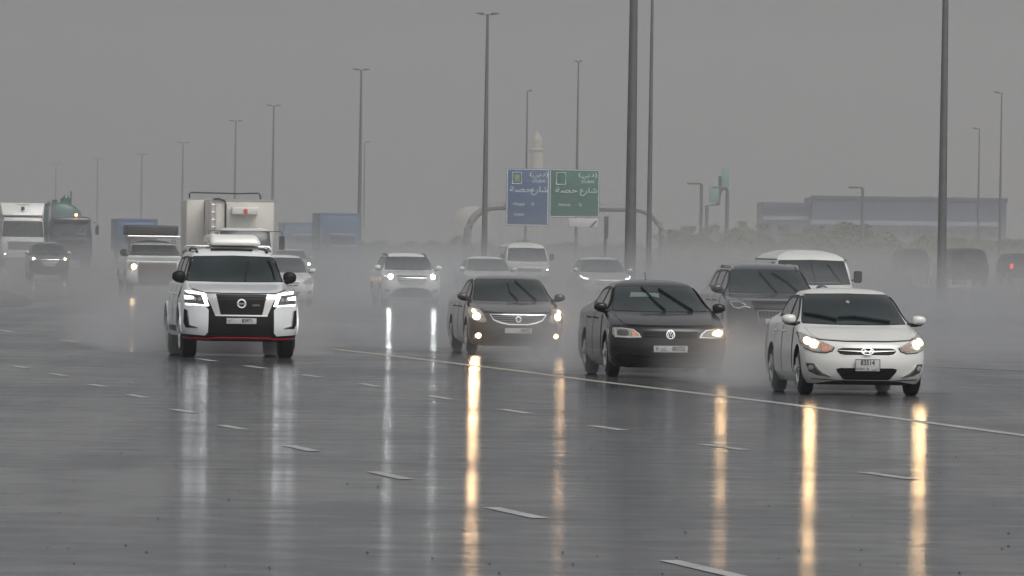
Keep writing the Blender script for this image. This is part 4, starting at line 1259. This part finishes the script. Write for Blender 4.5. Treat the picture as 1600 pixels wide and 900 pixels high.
# ---------------------------------------------------------------- road sign on its arch
def sign_arch():
    d = 575.0
    s = F / d
    base = above(884, d)
    t = thing('road_sign_arch', 'blue and green overhead road sign on a grey arch across the road', 'road sign', base, .0)
    zb = height(880, 324, d)
    x0, x1 = (730 - 884) / s, (1036 - 884) / s
    pts = [(x0, 0, 0), (x0, 0, zb * .55)]
    R = 2.0
    for k in range(7):
        a = math.pi - k / 6 * math.pi / 2
        pts.append((x0 + R + R * math.cos(a), 0, zb - R + R * math.sin(a)))
    for k in range(7):
        a = math.pi / 2 - k / 6 * math.pi / 2
        pts.append((x1 - R + R * math.cos(a), 0, zb - R + R * math.sin(a)))
    pts += [(x1, 0, zb * .55), (x1, 0, 0)]
    tube_obj('arch', pts, .26, mat('arch_grey', (.20, .19, .185), .5), t, 10)
    zt, z0, z1 = height(880, 264, d), height(880, 354, d), height(880, 340, d)
    bl = mat('sign_blue', (.03, .075, .17), .45)
    gr = mat('sign_green', (.012, .10, .07), .45)
    wh = mat('sign_white', (.55, .60, .62), .5)
    xa, xm, xb = (790 - 884) / s, (857 - 884) / s, (936 - 884) / s
    for nm, a, b, zz, m in (('blue_panel', xa, xm - .005, z0, bl), ('green_panel', xm + .005, xb, z1, gr)):
        p = box_obj(nm, a, b, -.45, -.35, zz, zt, m, t, .02)
        e = bmesh.new()
        for q in ((a + .04, a + .09, zz, zt), (b - .09, b - .04, zz, zt), (a + .04, b - .04, zt - .09, zt - .04), (a + .04, b - .04, zz + .04, zz + .09)):
            box(e, q[0], q[1], -.47, -.452, q[2], q[3])
        bm_obj('panel_border', e, wh, p)
        w = b - a
        cx = (a + b) / 2
        for body, size, fx, fz, sx in ((SHARI[::-1][:0] + SHARI, .62, .78, .37, 1.2), (HESSA, .62, .34, .37, 1.5), ('(' + DUBAI_AR + ')', .5, .76, .10, 1.5), ('DUBAI', .36, .76, .22, 1), ('Hessa', .36, .30, .62, 1.1), ('St', .36, .62, .62, 1), ('Dubai', .34, .30, .80, 1.0)):
            if nm == 'green_panel' and fz > .7: continue
            text_obj('lettering', body, size * .82, (a + w * fx, -.47, zt - (zt - z0) * fz), wh, p, .01, sx=sx)
        sx0 = a + w * .14
        sxb = bmesh.new()
        zc_ = zt - .16 * (zt - z0)
        tube(sxb, [(sx0, -.47, zc_ - .42), (sx0 + .01, -.47, zc_ + .35), (sx0 + .62, -.47, zc_ + .35), (sx0 + .62, -.47, zc_ - .42), (sx0, -.47, zc_ - .43)], .035, 4)
        sh_ = bm_obj('route_shield', sxb, wh, p)
        box_obj('shield_symbol', sx0 + .12, sx0 + .5, -.475, -.453, zc_ - .3, zc_ + .22, mat('shield_green', (.18, .26, .10), .5) if nm == 'blue_panel' else gr, p, .03)
    box_obj('small_white_panel', (888 - 884) / s, (934 - 884) / s, -.45, -.35, height(880, 354, d), z1 - .03, mat('faded_white_panel', (.5, .48, .50), .5), t, .02)
    tube_obj('small_arrow', [((922 - 884) / s, -.47, z1 - .65), ((931 - 884) / s, -.47, z1 - .2)], .07, mat('arrow_grey', (.1, .1, .12), .5), t, 4)
    return t
sign_arch()
def post_sign():
    d = 420
    p = above(946, d)
    t = thing('marker_post', 'slim dark marker post standing just left of the thickest pole', 'post', p)
    h = height(946, 338, d)
    tube_obj('post', [(0, 0, 0), (0, 0, h)], .07, POLE, t, 8)
    box_obj('post_sign', -.04, .14, -.1, .0, h - 1.1, h, mat('post_dark', (.06, .06, .06), .5), t, .02)
    box_obj('post_foot', -.1, 1.2, -.2, .3, 0, .25, mat('concrete', (.32, .31, .29), .8), t, .04)
post_sign()
def hazy_boards():
    d = 750
    s = F / d
    p = above(1115, d)
    t = thing('direction_signs', 'pair of small pale green signboards on a stepped grey frame, far off beyond bushes', 'road sign', p)
    Z = lambda py: height(1115, py, d)
    X = lambda px: (px - 1115) / s
    pf = bmesh.new()
    tube(pf, [(X(1104), 0, 0), (X(1104), 0, Z(322)), (X(1122), 0, Z(319)), (X(1124), 0, Z(296)), (X(1124), 0, Z(275))], .16, 8)
    tube(pf, [(X(1124), 0, Z(297)), (X(1134), 0, Z(294)), (X(1136), 0, Z(300)), (X(1136), 0, 0)], .14, 8)
    bm_obj('frame', pf, POLE, t, True)
    pg = mat('pale_green_sign', (.16, .27, .25), .5)
    box_obj('sign_panel', X(1107), X(1122), -.3, -.2, Z(316), Z(289), pg, t, .02)
    box_obj('sign_panel', X(1126), X(1138), -.3, -.2, Z(292), Z(262), pg, t, .02)
hazy_boards()

# ---------------------------------------------------------------- far buildings
def mosque():
    d = 1500
    s = F / d
    p = above(837, d)
    t = thing('minaret', 'pale yellow round minaret rising behind the blue road sign', 'tower', p)
    cream = mat('cream_stone', (.46, .42, .33), .7)
    h = height(837, 206, d)
    Z = lambda py: height(837, py, d)
    bm = bmesh.new()
    tube(bm, [(0, 0, 0), (0, 0, Z(236))], 1.15, 20)
    bm_obj('shaft', bm, cream, t, True)
    bm = bmesh.new()
    tube(bm, [(0, 0, Z(238)), (0, 0, Z(234)), (0, 0, Z(232)), (0, 0, Z(222))], [1.2, 1.5, .8, .8], 20)
    bm_obj('balcony', bm, cream, t, True)
    bm = bmesh.new()
    tube(bm, [(0, 0, Z(222)), (0, 0, Z(218)), (0, 0, Z(212)), (0, 0, Z(206)), (0, 0, Z(198))], [.9, .95, .6, .15, .05], 20)
    bm_obj('cap', bm, cream, t, True)
    p2 = above(737, d)
    t2 = thing('mosque_dome', 'large pale yellow dome behind the left leg of the sign arch', 'dome', p2)
    R = 32 / s
    zc = height(737, 352, d)
    bm = bmesh.new()
    rings = [(zc - 6, R * .98), (zc, R)] + [(zc + R * .95 * math.sin(a), R * math.cos(a)) for a in [math.pi / 2 * k / 10 for k in range(1, 10)]]
    tube(bm, [(0, 0, z) for z, r in rings], [r for z, r in rings], 32)
    bm_obj('dome', bm, cream, t2, True)
    bm = bmesh.new()
    tube(bm, [(0, 0, 0), (0, 0, zc - 5.9)], R * 1.05, 24)
    bm_obj('drum', bm, cream, t2, True)
mosque()
def blue_building():
    d = 900
    s = F / d
    c = above(1380, d)
    t = thing('warehouse', 'long blue-grey flat-roofed warehouse behind the right part of the road', 'building', c)
    X = lambda px: (px - 1380) / s
    Z = lambda py: height(1380, py, d)
    blue = mat('blue_cladding', (.06, .08, .125), .5, vary=.1, vscale=.2)
    pale = mat('pale_cladding', (.25, .27, .31), .5)
    wall = box_obj('wall', X(1268), X(1572), 0, 25, 0, Z(309), blue, t, .05, False)
    box_obj('wall', X(1192), X(1268) - .01, 1, 24, 0, Z(318), blue, t, .05, False)
    box_obj('parapet', X(1266), X(1574), -.15, 0, Z(313), Z(307), mat('dark_blue_cladding', (.035, .05, .09), .5), t, .03, False)
    box_obj('fascia_band', X(1266), X(1560), -.1, -.01, Z(352), Z(345), pale, t, .02, False)
    box_obj('fascia_band', X(1192), X(1262), .85, .99, Z(346), Z(340), pale, t, .02, False)
    k = 1275
    while k < 1560:
        box_obj('window', X(k), X(k + 13), -.08, -.01, Z(372), Z(356), GLASS, t, .02, False)
        k += 19
    for k in range(1285, 1570, 24):
        box_obj('cladding_joint', X(k), X(k) + .12, -.06, -.01, Z(344), Z(314), mat('dark_blue_cladding'), wall, .0, False)
    text_obj('lettering', 'INDUSTRIES', 1.2, (X(1240), .8, Z(331)), mat('dark_blue_cladding'), t, .05)
    for px in (1455, 1502):
        b = box_obj('roof_unit', X(px - 8), X(px + 8), 4, 8, Z(309), Z(305), mat('roof_metal', (.2, .22, .22), .5), t, .05, False)
blue_building()

# ---------------------------------------------------------------- trees and shrubs on the far verge
LEAF = mat('dusty_leaf', (.075, .085, .03), .6, vary=.5, vscale=.6)
BARK = mat('bark', (.07, .055, .04), .8)
def tree(label, px, dist, top_py, w, name='tree', group='trees beyond the right side of the road'):
    p = above(px, dist)
    h = height(px, top_py, dist)
    t = thing(name, label, 'tree', p, random.uniform(0, 6), group)
    bm = bmesh.new()
    tube(bm, [(0, 0, 0), (.1, 0, h * .25), (0, .1, h * .5), (.1, .05, h * .8)], [.22, .17, .12, .04], 8)
    for k in range(5):
        a = k * 1.3
        tube(bm, [(0, 0, h * .3), (math.cos(a) * w * .2, math.sin(a) * w * .2, h * .55), (math.cos(a) * w * .36, math.sin(a) * w * .36, h * .72)], [.09, .06, .02], 6)
    bm_obj('trunk', bm, BARK, t, True)
    vs, fs = [], []
    cl = [(Vector((random.uniform(-.55, .55) * w, random.uniform(-.5, .5) * w, h * random.uniform(.2, .85))), random.uniform(.09, .2) * w) for _ in range(18)]
    cl += [(Vector((random.uniform(-.15, .15) * w, 0, h * .86)), .12 * w)]
    for c, r in cl:
        for _ in range(95):
            d = Vector((random.gauss(0, 1), random.gauss(0, 1), random.gauss(0, 1))).normalized() * r * random.random() ** .4
            d.z *= .75
            q = c + d
            if q.z > h: q.z = h * random.uniform(.9, 1)
            sz = random.uniform(.10, .22)
            a = Vector((random.gauss(0, 1), random.gauss(0, 1), random.gauss(0, 1))).normalized() * sz
            b = a.orthogonal().normalized() * sz * .6
            i = len(vs)
            vs += [q - a, q + b, q + a, q - b]
            fs.append((i, i + 1, i + 2, i + 3))
    me = bpy.data.meshes.new('crown')
    me.from_pydata(vs, [], fs)
    mesh_obj('crown', me, LEAF, t)
    return t
for lab, px, d, py, w in [
    ('broad tree in front of the blue building, widest of the far trees', 1322, 560, 346, 4.6),
    ('pointed tree next left of the widest tree', 1262, 600, 352, 3.2),
    ('low rounded tree midway between the signboards and the building', 1196, 600, 345, 3.6),
    ('tree just right of the short lamp by the signboards', 1163, 620, 342, 3.4),
    ('small tree below the pale signboards', 1120, 640, 346, 3.0),
    ('small tree left of the short lamp and signboards', 1080, 640, 351, 3.2),
    ('lowest tree, near the right leg of the sign arch', 1052, 640, 357, 2.8)]:
    tree(lab, px, d * 1.3, py, w * 1.3)
vs, fs = [], []
for k in range(26000):
    px = random.uniform(560, 1600)
    d = random.uniform(650, 720)
    p = above(px, d)
    hm = 1.5 + .9 * noise.noise(Vector((px * .03, 0, 0))) + (.9 if px > 1040 else 0)
    q = Vector((p.x, p.y, random.random() ** .7 * hm))
    sz = random.uniform(.12, .28)
    a = Vector((random.gauss(0, 1), random.gauss(0, 1), random.gauss(0, 1))).normalized() * sz
    b = a.orthogonal().normalized() * sz * .6
    i = len(vs)
    vs += [q - a, q + b, q + a, q - b]
    fs.append((i, i + 1, i + 2, i + 3))
me = bpy.data.meshes.new('shrubbery')
me.from_pydata(vs, [], fs)
tag(mesh_obj('shrubbery', me, LEAF), 'long hazy belt of low shrubs beyond the road', 'shrubs', None, 'stuff')

# ---------------------------------------------------------------- barrier and parked vehicles on the right
def barrier():
    p = above(1462, 305)
    t = thing('crash_barrier', 'white stepped crash barrier at the foot of the tall pole near the right edge', 'barrier', p, .1)
    w = mat('white_barrier', (.40, .40, .40), .5, vary=.2)
    box_obj('rail', -.9, 1.3, -.1, .1, .42, .6, w, t, .03)
    for x in (-.85, -.1, .55, 1.2):
        box_obj('post', x - .05, x + .05, -.09, .09, 0, .85 if x < 0 else .8, w, t, .02)
    bm = bmesh.new()
    tube(bm, [(-.35, 0, .1), (-.15, 0, 1.25), (.02, 0, 1.35)], .06, 6)
    bm_obj('brace', bm, w, t, True)
barrier()
def far_vehicle(label, px, py, s, m, cat='car', name='parked_car', h=1.85, w=1.85, tail=None):
    d = F / s
    p = above(px, d)
    t = thing(name, label, cat, p, RD)
    W = w / 2
    Wt = [(.3, W - .08), (.45, W), (1.0, W), (1.1, W - .04), (h - .15, W - .16), (h - .04, W - .3), (h, W - .6)]
    sh = Shell(Wt, [(.3, .1), (.5, 0), (1.05, .02), (h - .15, .35), (h, .8)], [(.3, 4.4), (1.05, 4.5), (h - .1, 4.2), (h, 3.8)], [(.3, .3), (h, .2)])
    wh = (.36, .24, (.9, 3.6))
    sh.body('body', m, t, wh)
    for sg in (-1, 1):
        for y in wh[2]:
            wheel(t, sg * (W - .015), y, .36, .24, sg, 5)
    fn = sh.fpt
    patch('rear_window', fn, [(-W + .25, 1.12), (W - .25, 1.12), (W - .32, h - .22), (-W + .32, h - .22)], PLASTIC, t, .006, .02, .1)
    patch('bumper', fn, [(-W + .06, .6), (W - .06, .6), (W - .08, .38), (-W + .08, .38)], PLASTIC, t, .03, .04, .1)
    for sg in (-1, 1):
        patch('tail_light', fn, [(sg * (W - .05), 1.05), (sg * (W - .2), 1.05), (sg * (W - .2), .8), (sg * (W - .05), .8)], TAIL if tail else mat('unlit_tail', (.12, .02, .02), .3), t, .008, .02, .1)
    if not tail:
        bm = bmesh.new()
        for v in circle(0, 0, .34, n=24): pass
        lathe_x(bm, [(-.1, .3), (-.06, .36), (.06, .36), (.1, .3)], 24)
        sp = bm_obj('spare_wheel', bm, RUBBER, t, True)
        sp.rotation_euler = (0, 0, math.pi / 2)
        sp.location = (.1, -.1, .95)
    return t

# ---------------------------------------------------------------- traffic
white_sedan()
jetta()
altima()
big_suv()
generic_suv('suv', 'dark grey estate-like SUV with silver roof rails, half hidden between black saloon and white saloon', 1220, 556, 1.0, NAVYP, None, False, DULLMET,
            drl=[[(.86, .97), (.80, .88), (.70, .86), (.62, .90), (.52, .87)], [(.86, .97), (.70, .965), (.60, .92)]], mirrors=NAVYP)
van('white panel van behind the dark grey SUV, at the right', 1280, 532, .98)
generic_suv('suv', 'white SUV with bright white headlights alone in the middle lane', 645, 479, .94, IVORY, COOL, True, PLASTIC, glow=(60, (.92, 1, .97)))
small_car('white saloon car partly hidden behind the dark grey saloon', 770, 470, .98, IVORY)
van('small hazy white van behind the white saloon in the middle of the road', 828, 456, .97, lamp=COOLSOFT, mirr=PLASTIC)
small_car('hazy pale car with a curved light strip behind the black saloon', 950, 473, 1.0, SILVERP, drl=True)
pickup()
generic_suv('suv', 'dark SUV with two bright headlights in front of the tank truck at the left', 78, 436, .93, GREYP, WARM, True, None, glow=None, bulb_r=.05, mirrors=SILVERP, H=1.72, bulbs=((.72, .93),))
white_box_truck()
tank_truck()
white_cab_truck()
small_car('white hatchback just right of the big off-road wagon', 449, 477, .97, WHITE, H=1.52, name='hatchback')
small_car('farthest car, one headlight showing right of the white hatchback', 461, 437, .95, SILVERP, COOLSOFT, bulb_r=.07)
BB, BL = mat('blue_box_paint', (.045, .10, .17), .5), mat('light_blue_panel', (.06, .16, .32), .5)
blue_truck('blue box lorry seen above the white pickup', 218, 26, 342, 2.35, BB, BL, lit=True)
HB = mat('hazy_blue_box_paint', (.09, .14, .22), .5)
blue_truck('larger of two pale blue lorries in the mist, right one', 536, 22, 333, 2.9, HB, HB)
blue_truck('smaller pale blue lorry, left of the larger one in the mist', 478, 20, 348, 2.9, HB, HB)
far_vehicle('dark boxy off-road car with a spare wheel right of the white barrier', 1518, 445, 32, mat('charcoal_paint', (.02, .02, .024), .4))
far_vehicle('dark car with red tail light cut off by the right edge of the photo', 1606, 445, 30, mat('charcoal_paint'), h=1.6, tail=True)
far_vehicle('dim dark car behind the tall pole near the right edge', 1432, 430, 24, mat('charcoal_paint'), h=1.65)

# ---------------------------------------------------------------- spray and haze
def vol_mat(name, density, color=(.87, .872, .878), shaped=True, nscale=.55, aniso=.5):
    m = bpy.data.materials.new(name)
    m.use_nodes = True
    n, l = m.node_tree.nodes, m.node_tree.links
    n.remove(n['Principled BSDF'])
    pv = n.new('ShaderNodeVolumePrincipled')
    pv.inputs['Color'].default_value = (*color, 1)
    pv.inputs['Density'].default_value = density
    pv.inputs['Anisotropy'].default_value = aniso
    l.new(pv.outputs[0], n['Material Output'].inputs['Volume'])
    if shaped:
        tc = n.new('ShaderNodeTexCoord')
        sp = n.new('ShaderNodeSeparateXYZ')
        l.new(tc.outputs['Generated'], sp.inputs[0])
        def M(op, a, b=None, c=None):
            q = n.new('ShaderNodeMath'); q.operation = op
            for i, v in enumerate((a, b, c)):
                if v is None: continue
                if hasattr(v, 'links') or hasattr(v, 'is_linked'): l.new(v, q.inputs[i])
                else: q.inputs[i].default_value = v
            return q.outputs[0]
        def fall(o, k):       # 1 in the middle, 0 at both ends
            a = M('SUBTRACT', o, .5); a = M('MULTIPLY', a, 2); a = M('MULTIPLY', a, a)
            a = M('SUBTRACT', 1, a); a = M('MAXIMUM', a, 0)
            return M('POWER', a, k)
        fx = fall(sp.outputs[0], 1.0)
        fy = M('MULTIPLY', M('MINIMUM', M('MULTIPLY', sp.outputs[1], 20), 1), M('SUBTRACT', 1, sp.outputs[1]))
        z = M('SUBTRACT', 1, sp.outputs[2]); z = M('MAXIMUM', z, 0); z = M('POWER', z, 2.0)
        ns = n.new('ShaderNodeTexNoise'); ns.inputs['Scale'].default_value = nscale; ns.inputs['Detail'].default_value = 3
        l.new(tc.outputs['Object'], ns.inputs['Vector'])
        nz = M('SUBTRACT', ns.outputs['Fac'], .36); nz = M('MAXIMUM', nz, 0); nz = M('MULTIPLY', nz, 6.5)
        d = M('MULTIPLY', fx, fy); d = M('MULTIPLY', d, z); d = M('MULTIPLY', d, nz); d = M('MULTIPLY', d, density)
        l.new(d, pv.inputs['Density'])
    return m
SPRAY = {}
def spray(label, px, py, w, L, h, density, back=1.0):
    """low cloud of tyre spray trailing behind a vehicle"""
    g, rz = place(px, py, 0)
    if density not in SPRAY:
        SPRAY[density] = vol_mat('spray_%d' % len(SPRAY), density)
    bm = bmesh.new()
    box(bm, -w / 2, w / 2, back, back + L, .02, h)
    o = bm_obj('spray_mist', bm, SPRAY[density])
    o.location = g
    o.rotation_euler = (0, 0, rz)
    tag(o, label, 'spray', 'tyre spray behind the vehicles', 'stuff')
spray('spray trailing behind the big off-road wagon', 368, 559, 4.2, 24, 1.5, .75, 1.2)
spray('spray trailing behind the black saloon', 1050, 590, 3.4, 17, 1.3, .75, 1.2)
spray('spray trailing behind the white saloon', 1358, 618, 3.4, 20, 1.15, .85, 1.3)
spray('spray around the dark grey saloon', 812, 553, 5.0, 24, 1.9, .15, -1.6)
spray('spray drifting over the lanes at the right edge', 1560, 575, 16, 55, 2.2, .10, 0)
spray('spray drifting between the big off-road wagon and the dark grey saloon', 600, 545, 12, 45, 1.7, .055, 0)
spray('spray hanging over the middle lanes behind the first row of cars', 960, 500, 26, 120, 2.6, .03, 0)
spray('spray hanging over the far right lanes', 1420, 500, 26, 120, 2.6, .035, 0)
# the low layer of spray that hangs over the busy far part of the road
def layer(label, y0, y1, h, density):
    m = bpy.data.materials.new('spray_layer')
    bm = bmesh.new()
    box(bm, -190, 110, y0, y1, .02, h)
    m = vol_mat('spray_layer', density, shaped=False)
    n, l = m.node_tree.nodes, m.node_tree.links
    pv = [q for q in n if q.type == 'PRINCIPLED_VOLUME'][0]
    tc = n.new('ShaderNodeTexCoord'); sp = n.new('ShaderNodeSeparateXYZ')
    l.new(tc.outputs['Generated'], sp.inputs[0])
    r = n.new('ShaderNodeValToRGB')
    r.color_ramp.elements[0].position = 0; r.color_ramp.elements[0].color = (1, 1, 1, 1)
    r.color_ramp.elements[1].position = 1; r.color_ramp.elements[1].color = (0, 0, 0, 1)
    e = r.color_ramp.elements.new(.22); e.color = (.5, .5, .5, 1); e = r.color_ramp.elements.new(.5); e.color = (.10, .10, .10, 1)
    l.new(sp.outputs[2], r.inputs[0])
    r2 = n.new('ShaderNodeValToRGB')
    r2.color_ramp.elements[0].position = 0; r2.color_ramp.elements[0].color = (0, 0, 0, 1)
    r2.color_ramp.elements[1].position = .09; r2.color_ramp.elements[1].color = (1, 1, 1, 1)
    l.new(sp.outputs[1], r2.inputs[0])
    ns = n.new('ShaderNodeTexNoise'); ns.inputs['Scale'].default_value = .05; ns.inputs['Detail'].default_value = 2
    l.new(tc.outputs['Object'], ns.inputs['Vector'])
    a = n.new('ShaderNodeMath'); a.operation = 'MULTIPLY'; l.new(r.outputs[0], a.inputs[0]); l.new(r2.outputs[0], a.inputs[1])
    b = n.new('ShaderNodeMath'); b.operation = 'MULTIPLY'; l.new(a.outputs[0], b.inputs[0]); l.new(ns.outputs['Fac'], b.inputs[1])
    c = n.new('ShaderNodeMath'); c.operation = 'MULTIPLY'; l.new(b.outputs[0], c.inputs[0]); c.inputs[1].default_value = density * 2
    l.new(c.outputs[0], pv.inputs['Density'])
    o = bm_obj('spray_mist', bm, m)
    tag(o, label, 'spray', None, 'stuff')
layer('broad low layer of spray hanging over the road', 150, 900, 3.6, .0105)
layer('spray bank hanging over the farthest stretch of the road', 520, 1300, 5.5, .009)
bm = bmesh.new()
box(bm, -1200, 1200, -50, 3200, -1, 75)
hz = bm_obj('haze', bm, vol_mat('haze', .00032, shaped=False))
tag(hz, 'grey rain haze filling the air', 'haze', None, 'stuff')
bm = bmesh.new()
box(bm, -1000, 1000, 215, 3000, -.8, 70)
tag(bm_obj('far_rain_haze', bm, vol_mat('far_rain_haze', .00066, shaped=False)), 'denser second haze over the far road', 'rain', None, 'stuff')  # second haze box, added so only the far road fades more
